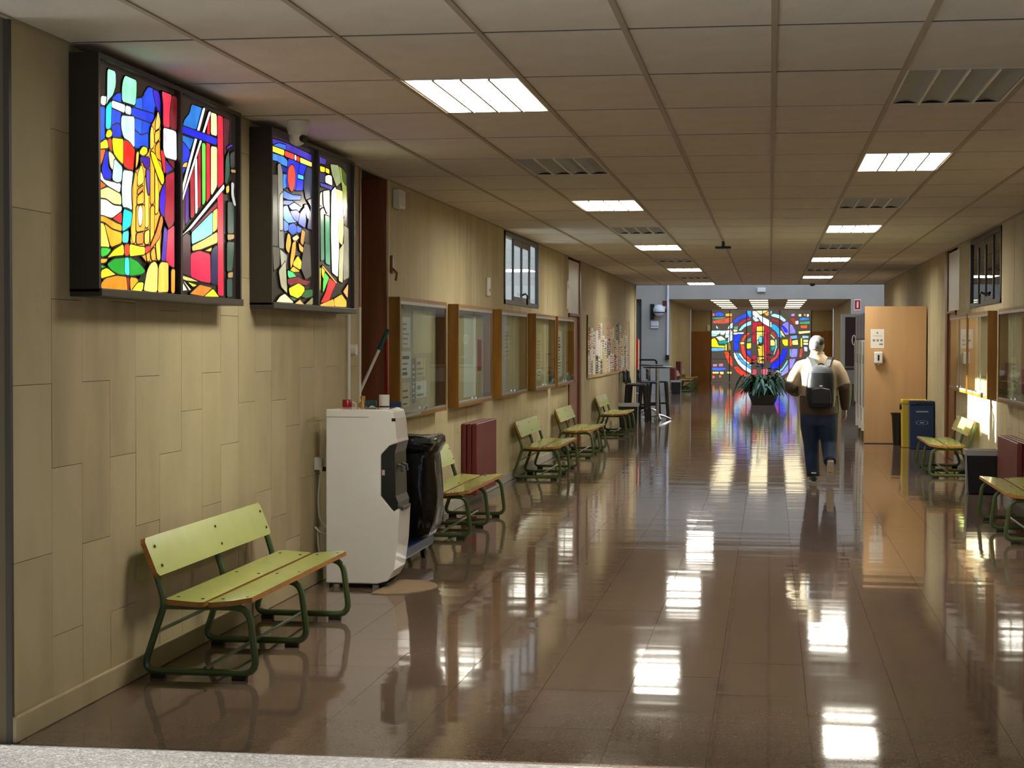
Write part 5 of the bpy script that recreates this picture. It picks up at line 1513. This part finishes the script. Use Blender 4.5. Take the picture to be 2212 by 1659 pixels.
# dark advert machine with the letter, farther on the right
am = thing('coffee_machine', 'dark maroon fronted machine with a large letter O in grey frame', 'vending machine', (2.10, 44.2, 0))
B(-0.30, 1.0, 0.0, 0.7, 0.95, 2.32).build('cabinet', M['machine'], am, bevel=0.01)
B(-0.22, 0.95, -0.02, 0.0, 1.00, 2.24).build('front_panel', M['maroonpanel'], am)
MB().box(-0.30, -0.22, -0.03, 0.0, 0.95, 2.32).box(-0.22, 1.0, -0.03, 0.0, 2.24, 2.32).build('front_frame', M['alu'], am)
og = MB()
for q in range(20):
    a0, a1 = 2 * PI * q / 20, 2 * PI * (q + 1) / 20
    og.add([(0.0 + 0.055 * s * math.cos(a), -0.0225, 1.66 + 0.13 * s2 * math.sin(a)) for s, s2, a in ((1, 1, a0), (1, 1, a1), (0.6, 0.82, a1), (0.6, 0.82, a0))], [(0, 1, 2, 3)])
og.build('letter', M['paper'], am)
B(0.0, 0.12, -0.023, -0.02, 1.17, 1.22).build('label_strip', M['papergrey'], am)
B(-0.28, 0.98, 0.02, 0.68, 0.0, 0.95).build('base_cabinet', M['darkgrey'], am)
B(-0.28, 0.98, 0.0, 0.02, 0.55, 0.90).build('leaflet_rack', M['papergrey'], am)

# ------------------------------------------------------------------ bar stools and tables
def stool(x, y, rz, label):
    t = thing('bar_stool', label, 'stool', (x, y, 0), rz, 'black plastic bar stools')
    MB().prism([(-0.2, -0.19), (0.2, -0.19), (0.22, 0.0), (0.2, 0.2), (-0.2, 0.2), (-0.22, 0)], lambda a, b, d: (a, b, d), 0.72, 0.76).build('seat', M['black'], t, bevel=0.012)
    pts = [(-0.19, -0.19, 0.76), (-0.17, -0.22, 0.90), (-0.15, -0.25, 1.02), (0.15, -0.25, 1.02), (0.17, -0.22, 0.90), (0.19, -0.19, 0.76)]
    MB().tube(bend(pts, 0.06), 0.016, 8).build('back_frame', M['black'], t, smooth=True)
    B(-0.17, 0.17, -0.25, -0.205, 0.79, 1.01).build('backrest', M['black'], t, bevel=0.008)
    for sx in (-1, 1):
        for sy in (-1, 1):
            MB().tube([(sx * 0.18, sy * 0.17, 0.73), (sx * 0.225, sy * 0.22, 0.0)], [0.032, 0.022], 8).build('leg', M['black'], t, smooth=True)
    MB().tube([(-0.21, -0.205, 0.27), (0.21, -0.205, 0.27), (0.21, 0.205, 0.27), (-0.21, 0.205, 0.27)], 0.012, 6, True).build('footrest', M['black'], t)
    return t


stool(-2.64, 34.2, -PI / 2, 'black bar stool nearest along the notice board wall')
stool(-2.63, 34.9, -PI / 2, 'black bar stool second along the notice board wall')
stool(-2.52, 36.3, -PI / 2, 'black bar stool at the tall tables by the atrium')
stool(-2.40, 37.3, -PI / 2, 'black bar stool farthest, behind the front tall table')


def bar_table(x, y, label, rz=0.3):
    t = thing('bar_table', label, 'table', (x, y, 0), rz, 'tall round bar tables')
    MB().lathe([(0.0, 1.065), (0.30, 1.065), (0.31, 1.075), (0.31, 1.09), (0.30, 1.095), (0.0, 1.095)], 32, cap=False).build('table_top', M['black'], t, smooth=True)
    MB().tube([(0, 0, 0.09), (0, 0, 1.065)], 0.03, 12).build('post', M['steel'], t, smooth=True)
    for k in range(4):
        a = PI / 2 * k
        MB().tube([(0, 0, 0.10), (0.13 * math.cos(a), 0.13 * math.sin(a), 0.075), (0.28 * math.cos(a), 0.28 * math.sin(a), 0.015)], [0.03, 0.022, 0.015], 8).build('foot', M['steel'], t, smooth=True)
    return t


bar_table(-2.28, 35.3, 'front tall round bar table with chrome foot beside the left wall end')
bar_table(-2.68, 38.6, 'rear tall round bar table with chrome foot at the atrium edge', 0.7)
hr = thing('handrail', 'black tubular handrail in the atrium behind the bar tables', 'handrail', (-3.0, 43.5, 0))
MB().tube(bend([(-1.6, 0, 0.0), (-1.6, 0, 1.15), (0.16, 0, 1.15), (0.16, 0, 0.0)], 0.08), 0.025, 8).build('rail', M['black'], hr, smooth=True)
MB().tube([(-1.6, 0, 0.6), (0.16, 0, 0.6)], 0.015, 6).build('lower_rail', M['black'], hr)
fb = thing('fire_hose_cabinet', 'red fire hose cabinet on the end of the left corridor wall', 'cabinet', (XL - 0.02, Y_END + 0.001, 0.95))
B(-0.6, 0.09, 0, 0.16, 0, 0.72).build('case', M['redpl'], fb, bevel=0.008)
B(0.09, 0.1, 0.02, 0.14, 0.02, 0.70).build('door_edge', M['paper'], fb)

# ------------------------------------------------------------------ plant
pl = thing('potted_plant', 'large bushy potted plant with strap leaves in the middle of the atrium', 'plant', (-0.16, 44.7, 0))
MB().hexa([(-0.28, -0.2, 0), (0.28, -0.2, 0), (0.28, 0.2, 0), (-0.28, 0.2, 0)], [(-0.38, -0.3, 0.26), (0.38, -0.3, 0.26), (0.38, 0.3, 0.26), (-0.38, 0.3, 0.26)]).build('planter', M['planter'], pl, bevel=0.015)
lr = random.Random(3)
leaf_meshes = []
for v in range(8):
    L = lr.uniform(0.55, 0.85)
    hgt = lr.uniform(0.35, 0.62)
    droop = lr.uniform(0.3, 0.8)
    n = 7
    vs, fs = [], []
    for i in range(n + 1):
        s = i / n
        x = 0.04 + L * (s ** 0.9) * 0.85
        z = hgt * math.sin(min(1.0, s * 1.5) * PI / 2) - droop * max(0, s - 0.45) ** 1.5 * 2.2
        wv = 0.035 * (1 - s) ** 0.6 * (0.5 + s) + 0.004
        vs += [(x, -wv, z), (x, 0, z - wv * 0.5), (x, wv, z)]
    for i in range(n):
        fs += [(3 * i, 3 * i + 1, 3 * i + 4, 3 * i + 3), (3 * i + 1, 3 * i + 2, 3 * i + 5, 3 * i + 4)]
    mb = MB()
    mb.add(vs, fs)
    leaf_meshes.append(mb.mesh('leaf', M['leaf'] if v % 3 else M['leaf2'], smooth=True))
for i in range(190):
    o = link('leaf', lr.choice(leaf_meshes), pl, (lr.uniform(-0.2, 0.2), lr.uniform(-0.15, 0.15), 0.26))
    s = lr.uniform(0.55, 1.0)
    o.scale = (s * 1.2, 1.4, s * lr.uniform(0.4, 1.2))
    o.rotation_euler = (0, 0, lr.uniform(0, 2 * PI))
for (x0, x1, z1, m) in ((-0.05, -0.18, 1.62, 3), (0.0, 0.06, 1.3, 2), (0.1, 0.24, 0.98, 2), (-0.1, -0.22, 1.15, 1)):
    st = MB().tube([(x0, 0, 0.3), ((x0 + x1) / 2 + 0.02, 0, (0.3 + z1) / 2), (x1, 0, z1)], 0.012, 6).build('stem', M['stem'], pl)
    for q in range(7):
        a = lr.uniform(0, 2 * PI)
        dz = lr.uniform(-0.22, 0.04)
        lv = MB().add([(x1, 0, z1 + dz), (x1 + 0.09 * math.cos(a), 0.09 * math.sin(a) - 0.04, z1 + dz + 0.03), (x1 + 0.19 * math.cos(a), 0.19 * math.sin(a), z1 + dz - 0.02), (x1 + 0.09 * math.cos(a), 0.09 * math.sin(a) + 0.05, z1 + dz + 0.01)], [(0, 1, 2, 3)])
        lv.build('stem_leaf', M['leaf'], st)
for dx, dz in ((0.36, 0.83), (0.42, 0.80), (0.32, 0.78)):
    MB().sphere((dx, -0.1, dz), 0.045, n=8, k=6).build('flower', M['paper'], pl, smooth=True)

# ------------------------------------------------------------------ small fittings
dc = thing('dome_camera', 'white dome security camera on the ceiling between the two light boxes', 'camera', (-2.70, 9.62, H))
MB().lathe([(0.065, -0.002), (0.065, -0.03), (0.055, -0.075), (0.03, -0.10)], 20).build('base', M['white'], dc, smooth=True)
MB().sphere((0.0, 0, -0.095), 0.05, n=16, k=10).build('ball', M['white'], dc, smooth=True)
MB().tube([(0.025, -0.02, -0.10), (0.055, -0.035, -0.112)], 0.022, 12).build('lens', M['black'], dc, smooth=True)
ap = thing('ceiling_bracket', 'black flat bracket hanging from the ceiling in mid corridor', 'bracket', (-0.589, 21.7, H))
MB().tube([(0, 0, -0.005), (0, 0, -0.07)], 0.02, 8).build('stem', M['black'], ap)
B(-0.10, 0.10, -0.06, 0.06, -0.10, -0.07).build('plate', M['black'], ap, bevel=0.01)
em = thing('emergency_lamp', 'white emergency lamp high on the left wall past the niche', 'lamp', (XL, 13.45, 2.66))
B(0, 0.06, -0.11, 0.11, 0, 0.15).build('case', M['white'], em, bevel=0.012)
B(0.055, 0.062, -0.09, 0.09, 0.02, 0.13).build('diffuser', M['globe'], em)
cb = thing('coat_hook', 'small dark red bracket on the wall above the first display case', 'hook', (XL, 13.28, 2.08))
B(0, 0.02, -0.02, 0.06, 0.06, 0.20).build('plate', M['redwood'], cb, bevel=0.004)
MB().tube([(0.01, 0.0, 0.10), (0.05, 0.0, 0.06), (0.04, 0.0, 0.0)], 0.01, 6).build('hook', M['redwood'], cb)
th = thing('thermostat', 'narrow white control unit on the wall above the second display case', 'thermostat', (XL, 17.95, 2.08))
B(0, 0.03, -0.06, 0.06, 0, 0.20).build('case', M['white'], th, bevel=0.01)
B(0.029, 0.032, -0.04, 0.04, 0.05, 0.08).build('display', M['greyplastic'], th)
ic = thing('intercom', 'narrow white intercom on the wall beside the left door', 'intercom', (XL, 25.15, 2.08))
B(0, 0.03, -0.05, 0.05, 0, 0.42).build('case', M['white'], ic, bevel=0.01)
B(0.029, 0.032, -0.03, 0.03, 0.3, 0.36).build('grille', M['greyplastic'], ic)
fl = thing('emergency_lamp', 'white emergency lamp on the grey lintel above the far corridor', 'lamp', (-0.27, Y_ATR - 0.001, 3.14))
B(-0.13, 0.13, -0.08, 0, 0, 0.14).build('case', M['globe'], fl, bevel=0.015)
B(-0.12, 0.12, -0.085, -0.078, 0.02, 0.10).build('diffuser', M['white'], fl)
gl = thing('globe_wall_lamp', 'unlit white globe wall lamp on the grey atrium wall', 'lamp', (-3.62, Y_ATR - 0.001, 2.30))
B(-0.06, 0.06, -0.06, 0, 0, 0.48).build('bracket', M['black'], gl)
MB().sphere((0.22, -0.22, 0.28), 0.185, n=24, k=14).build('globe', M['globe'], gl, smooth=True)
MB().lathe([(0.188, 0.20), (0.192, 0.215), (0.188, 0.23)], 24, 0.22, -0.22, cap=False).build('band', M['black'], gl, smooth=True)
MB().tube([(0, -0.03, 0.26), (0.10, -0.14, 0.26)], 0.03, 8).build('arm', M['black'], gl)
sw = thing('wall_switch', 'pale blue-white control box under the globe wall lamp', 'switch', (-3.55, Y_ATR - 0.001, 2.02))
B(-0.12, 0.12, -0.05, 0, 0.07, 0.23).build('case', M['globe'], sw, bevel=0.02)
B(-0.12, 0.12, -0.05, 0, 0.0, 0.055).build('lower_case', M['globe'], sw, bevel=0.012)
fs_ = thing('fire_sign', 'small red fire sign beside the globe wall lamp', 'sign', (-3.20, Y_ATR - 0.001, 2.52))
B(-0.11, 0.09, -0.01, 0, 0, 0.36).build('plate', M['maroon'], fs_)
MB().tube([(-0.05, -0.012, 0.15), (-0.05, -0.010, 0.15)], 0.05, 12).build('symbol', M['paper'], fs_)
dp = thing('drain_pipe', 'white vertical pipe at the corner of the far corridor opening', 'pipe', (-3.14, Y_ATR - 0.07, 0))
MB().tube([(0, 0, 1.15), (0, 0, 4.5)], 0.035, 10).build('pipe', M['globe'], dp, smooth=True)
B(-0.07, 0.05, -0.05, 0.06, 1.05, 1.2).build('valve_box', M['black'], dp, bevel=0.01)
es = thing('fire_sign', 'small red and white extinguisher sign on the right atrium wall', 'sign', (2.64, Y_ATR - 0.001, 2.58))
B(-0.10, 0.10, -0.01, 0, 0, 0.34).build('plate', M['paper'], es)
MB().box(-0.085, 0.085, -0.012, -0.01, 0.03, 0.31).build('red_field', M['redpl'], es)
MB().box(-0.025, 0.025, -0.014, -0.012, 0.08, 0.24).box(-0.012, 0.03, -0.014, -0.012, 0.24, 0.27).build('symbol', M['paper'], es)
sm_ = thing('smoke_detector', 'small dark smoke detector at the atrium end of the ceiling', 'detector', (0.9, 37.6, H))
MB().lathe([(0.06, -0.002), (0.06, -0.03), (0.04, -0.05)], 14).build('case', M['darkgrey'], sm_, smooth=True)
MB().lathe([(0.03, -0.05), (0.03, -0.06)], 12).build('sensor', M['black'], sm_)
# ------------------------------------------------------------------ the walking person
PXC, PYC = 0.545, 19.70
pers = thing('person', 'grey-haired person in tan jacket, brown and shaded below, with black backpack walking away down the corridor', 'person', (PXC, PYC, 0))


def ell(cx, cy, z, rx, ry, n=20, tilt=0.0, sq=1.0):
    out = []
    for j in range(n):
        a = 2 * PI * j / n
        c, s = math.cos(a), math.sin(a)
        c = math.copysign(abs(c) ** sq, c)
        s = math.copysign(abs(s) ** sq, s)
        out.append((cx + rx * c, cy + ry * s, z + tilt * ry * s))
    return out


def fuse(mb, name, mats, voxel, parent, smooth_it=6):
    o = mb.build(name, mats, parent, smooth=True)
    r = o.modifiers.new('fuse', 'REMESH')
    r.mode = 'VOXEL'
    r.voxel_size = voxel
    r.use_smooth_shade = True
    s = o.modifiers.new('soften', 'SMOOTH')
    s.iterations = smooth_it
    s.factor = 0.5
    return o


# joints (local metres; facing +y, walking; left foot planted, right heel lifted behind)
hipL, hipR = (-0.095, 0.0, 0.84), (0.095, 0.0, 0.84)
kneeL, ankL = (-0.075, 0.10, 0.46), (-0.045, 0.05, 0.085)
kneeR, ankR = (0.125, 0.03, 0.45), (0.128, -0.24, 0.225)
shL, shR = (-0.205, 0.0, 1.36), (0.205, 0.0, 1.36)
elL, wrL = (-0.305, 0.00, 1.09), (-0.235, 0.22, 1.02)
elR, wrR = (0.295, 0.0, 1.09), (0.305, 0.06, 0.84)
# continuous body under the clothes: legs, trunk, arms, neck, head, hands
b = MB()
b.loft([ell(0, 0.0, 0.80, 0.15, 0.10), ell(0, 0, 0.95, 0.15, 0.10), ell(0, -0.005, 1.15, 0.16, 0.10), ell(0, 0, 1.32, 0.18, 0.09), ell(0, 0, 1.40, 0.12, 0.07), ell(-0.01, 0.01, 1.46, 0.058, 0.06)])
b.tube([hipL, kneeL, ankL], [0.075, 0.052, 0.035], 12).tube([hipR, kneeR, ankR], [0.075, 0.052, 0.035], 12)
b.tube([shL, elL, wrL], [0.05, 0.04, 0.028], 12).tube([shR, elR, wrR], [0.05, 0.04, 0.028], 12)
b.tube([(-0.012, 0.0, 1.38), (-0.02, 0.015, 1.50)], [0.062, 0.056], 14)
b.loft([ell(-0.022, 0.02, 1.445, 0.04, 0.05), ell(-0.022, 0.03, 1.475, 0.062, 0.078), ell(-0.022, 0.025, 1.52, 0.072, 0.09), ell(-0.022, 0.02, 1.575, 0.077, 0.096), ell(-0.022, 0.015, 1.62, 0.07, 0.09), ell(-0.022, 0.01, 1.655, 0.05, 0.065), ell(-0.022, 0.01, 1.672, 0.022, 0.03)])
b.sphere((-0.022, 0.122, 1.545), 0.014, 0.018, 0.022)                    # nose
b.sphere((-0.022, 0.095, 1.46), 0.025, 0.022, 0.016)                     # chin
b.sphere((-0.098, 0.012, 1.55), 0.010, 0.020, 0.032).sphere((0.056, 0.012, 1.55), 0.010, 0.020, 0.032)   # ears
# feet inside shoes
b.tube([ankL, (-0.045, 0.12, 0.045)], [0.036, 0.03], 10).tube([ankR, (0.13, -0.27, 0.14)], [0.036, 0.03], 10)
fuse(b, 'body', M['skin'], 0.011, pers, 4)


def hand(wrist, d, curl, side, name):
    """palm with five separate fingers; d = pointing direction"""
    d = Vector(d).normalized()
    across = Vector((0, 1, 0)) - d * d.y
    across.normalize()
    palm_n = d.cross(across)
    w = Vector(wrist)
    m_ = MB()
    ring = []
    for s, rw, rt in ((-0.01, 0.028, 0.020), (0.03, 0.038, 0.017), (0.075, 0.040, 0.014), (0.09, 0.036, 0.011)):
        c = w + d * s
        ring.append([tuple(c + across * rw * math.cos(2 * PI * j / 12) + palm_n * rt * math.sin(2 * PI * j / 12)) for j in range(12)])
    m_.loft(ring)
    inward = palm_n * side
    for k, (off, ln) in enumerate(((-0.029, 0.060), (-0.010, 0.074), (0.010, 0.078), (0.029, 0.068))):
        p = w + d * 0.08 + across * off
        q1 = p + (d * 0.9 + inward * curl * 0.5).normalized() * ln * 0.45
        q2 = q1 + (d * 0.5 + inward * curl).normalized() * ln * 0.32
        q3 = q2 + (d * 0.1 + inward * curl).normalized() * ln * 0.25
        m_.tube([tuple(p), tuple(q1), tuple(q2), tuple(q3)], [0.0092, 0.0088, 0.008, 0.0062], 8)
    p = w + d * 0.02 + across * 0.03
    q1 = p + (d * 0.7 + across * 0.8).normalized() * 0.036
    q2 = q1 + (d * 0.9 + inward * 0.4).normalized() * 0.032
    m_.tube([tuple(p), tuple(q1), tuple(q2)], [0.0125, 0.011, 0.008], 8)
    return m_.build(name, M['skin'], pers, smooth=True)


hand(wrR, (0.02, 0.06, -1), 0.7, -1, 'hand')
hand(wrL, (0.15, 0.9, -0.15), 0.8, 1, 'hand')

# jacket
j = MB()
j.loft([ell(0.005, 0, 0.88, 0.205, 0.145), ell(0.005, 0, 1.0, 0.21, 0.15), ell(0, 0, 1.15, 0.215, 0.15), ell(0, 0, 1.27, 0.232, 0.145), ell(0, 0, 1.335, 0.235, 0.125), ell(0, 0, 1.38, 0.19, 0.11), ell(0, 0.0, 1.42, 0.125, 0.095), ell(-0.012, 0.01, 1.455, 0.085, 0.085), ell(-0.012, 0.012, 1.475, 0.078, 0.082)])
j.tube([(-0.14, 0, 1.33), (-0.195, 0, 1.315), (-0.255, 0.0, 1.22), (-0.30, 0.0, 1.11)], [0.085, 0.086, 0.080, 0.074], 14)
j.tube([(0.14, 0, 1.33), (0.195, 0, 1.315), (0.25, 0.0, 1.22), (0.29, 0.0, 1.11)], [0.085, 0.086, 0.080, 0.074], 14)
fuse(j, 'jacket', M['jacket'], 0.013, pers, 10)
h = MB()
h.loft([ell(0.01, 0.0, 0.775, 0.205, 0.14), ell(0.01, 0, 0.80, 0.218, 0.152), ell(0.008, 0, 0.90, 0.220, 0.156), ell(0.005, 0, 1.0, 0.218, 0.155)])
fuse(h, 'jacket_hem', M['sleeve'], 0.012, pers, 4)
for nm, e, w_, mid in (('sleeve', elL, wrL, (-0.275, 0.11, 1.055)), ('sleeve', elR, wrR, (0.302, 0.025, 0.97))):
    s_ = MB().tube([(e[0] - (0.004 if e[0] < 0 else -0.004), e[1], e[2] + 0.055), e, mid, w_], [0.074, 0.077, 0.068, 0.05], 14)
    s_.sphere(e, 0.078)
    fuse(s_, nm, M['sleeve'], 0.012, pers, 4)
cl = MB()
cl.loft([ell(-0.014, 0.012, 1.445, 0.085, 0.088), ell(-0.014, 0.014, 1.49, 0.076, 0.08), ell(-0.014, 0.014, 1.495, 0.068, 0.072), ell(-0.014, 0.012, 1.45, 0.07, 0.075)], cap=False)
cl.build('collar', M['jacket'], pers, smooth=True)

# jeans
t_ = MB()
t_.loft([ell(0.01, 0, 0.66, 0.17, 0.115), ell(0.01, 0, 0.72, 0.198, 0.13), ell(0.01, 0, 0.80, 0.20, 0.135), ell(0.01, 0, 0.88, 0.185, 0.13)])
t_.tube([(-0.085, 0, 0.80), (-0.092, 0.03, 0.64), kneeL, (-0.062, 0.085, 0.26), (-0.048, 0.058, 0.075)], [0.120, 0.108, 0.090, 0.080, 0.074], 16)
t_.tube([(0.10, 0, 0.80), (0.115, 0.01, 0.62), kneeR, (0.128, -0.09, 0.335), (0.128, -0.195, 0.255)], [0.120, 0.108, 0.090, 0.080, 0.072], 16)
fuse(t_, 'jeans', M['jeans'], 0.012, pers, 4)


# shoes: upper and sole
def shoe(name, base, rx, upper):
    e = bpy.data.objects.new(name, None)
    u = MB()
    sec = [(-0.085, 0.026, 0.07), (-0.06, 0.036, 0.085), (0.0, 0.038, 0.075), (0.06, 0.042, 0.06), (0.12, 0.044, 0.05), (0.165, 0.036, 0.038), (0.185, 0.018, 0.024)]
    u.loft([[(w * math.cos(2 * PI * q / 14), y, 0.018 + max(0.0, hh * (0.5 + 0.5 * math.sin(2 * PI * q / 14)))) for q in range(14)] for y, w, hh in sec])
    up = u.mesh('shoe_upper', upper, smooth=True)
    s = MB()
    pol = [(-0.034, -0.09), (0.034, -0.09), (0.040, -0.04), (0.040, 0.04), (0.050, 0.12), (0.040, 0.175), (0.0, 0.198), (-0.040, 0.175), (-0.050, 0.12), (-0.040, 0.04), (-0.040, -0.04)]
    s.prism(pol, lambda a, b_, d_: (a, b_, d_), 0, 0.024)
    so = s.mesh('shoe_sole', M['sole'], bevel=0.006)
    o = link('shoe', up, pers, base)
    o.rotation_euler = (rx, 0, 0.05)
    link('sole', so, o)
    return o


shoe('shoe', (-0.045, 0.055, 0.0), 0.0, M['black'])
shoe('shoe', (0.130, -0.30, 0.195), -1.15, M['black'])
B(-0.072, -0.018, -0.012, -0.004, 0.112, 0.128).build('sock_stripe', M['paper'], pers)

# hair: grey cap of hair with shade painted as a dark patch at the back right
hm = MB()
hm.loft([ell(-0.022, 0.0, 1.515, 0.078, 0.085), ell(-0.022, 0.0, 1.56, 0.086, 0.098), ell(-0.022, 0.0, 1.61, 0.083, 0.097), ell(-0.022, 0.0, 1.65, 0.062, 0.075), ell(-0.022, 0.002, 1.678, 0.03, 0.036)])
fuse(hm, 'hair', M['hair'], 0.009, pers, 3)
MB().sphere((0.016, -0.058, 1.612), 0.047, 0.046, 0.052).build('hair_shade_patch', M['cap'], pers, smooth=True)
for sx in (-1, 1):
    MB().sphere((-0.022 + sx * 0.03, 0.104, 1.565), 0.012, 0.008, 0.009).build('eye', M['paper'], pers, smooth=True)
MB().tube([(-0.045, 0.107, 1.495), (-0.022, 0.112, 1.492), (0.001, 0.107, 1.495)], 0.006, 6).build('mouth', M['redwood'], pers, smooth=True)

# backpack: carried, a thing of its own
pk = thing('backpack', 'black backpack with its sunlit top painted grey, worn by the walking person', 'backpack', (PXC + 0.02, PYC - 0.15, 0.86))
rings = []
for z, rx, ry in ((0.0, 0.10, 0.055), (0.02, 0.150, 0.085), (0.10, 0.165, 0.10), (0.22, 0.162, 0.10), (0.33, 0.15, 0.085), (0.41, 0.132, 0.065), (0.455, 0.10, 0.045), (0.475, 0.05, 0.025)):
    rings.append(ell(0, -0.09, z, rx, ry, 22, 0, 0.75))
MB().loft(rings).build('bag', M['pack'], pk, smooth=True)
MB().loft([ell(0, -0.087, 0.40, 0.138, 0.072, 22, 0, 0.75), ell(0, -0.085, 0.43, 0.124, 0.062, 22, 0, 0.75), ell(0, -0.084, 0.465, 0.098, 0.048, 22, 0, 0.75), ell(0, -0.084, 0.484, 0.05, 0.028, 22, 0, 0.75)]).build('top_flap', M['pack_sunlit'], pk, smooth=True)
MB().prism([(-0.105, 0.05), (0.105, 0.05), (0.115, 0.12), (0.10, 0.22), (0.0, 0.24), (-0.10, 0.22), (-0.115, 0.12)], lambda a, b_, d_: (a, -0.175 - d_, b_), 0, 0.03).build('front_pocket', M['pack'], pk, bevel=0.014, seg=3)
MB().prism([(-0.02, 0.262), (0.02, 0.262), (0.012, 0.25), (0.0, 0.245), (-0.012, 0.25)], lambda a, b_, d_: (a, -0.196 - d_, b_), 0, 0.004).build('logo_patch', M['paper'], pk)
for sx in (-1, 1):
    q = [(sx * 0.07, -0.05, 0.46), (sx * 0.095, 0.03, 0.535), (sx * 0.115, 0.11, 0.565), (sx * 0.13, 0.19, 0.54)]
    MB().loft([[(x - 0.032, y, z - 0.012), (x + 0.032, y, z - 0.012), (x + 0.032, y, z + 0.012), (x - 0.032, y, z + 0.012)] for x, y, z in q]).build('shoulder_strap', M['pack_sunlit'] if sx < 0 else M['pack'], pk, bevel=0.005)
MB().tube(bend([(-0.035, -0.06, 0.45), (-0.03, -0.05, 0.50), (0.03, -0.05, 0.50), (0.035, -0.06, 0.45)], 0.02), 0.008, 6).build('grab_loop', M['black'], pk, smooth=True)
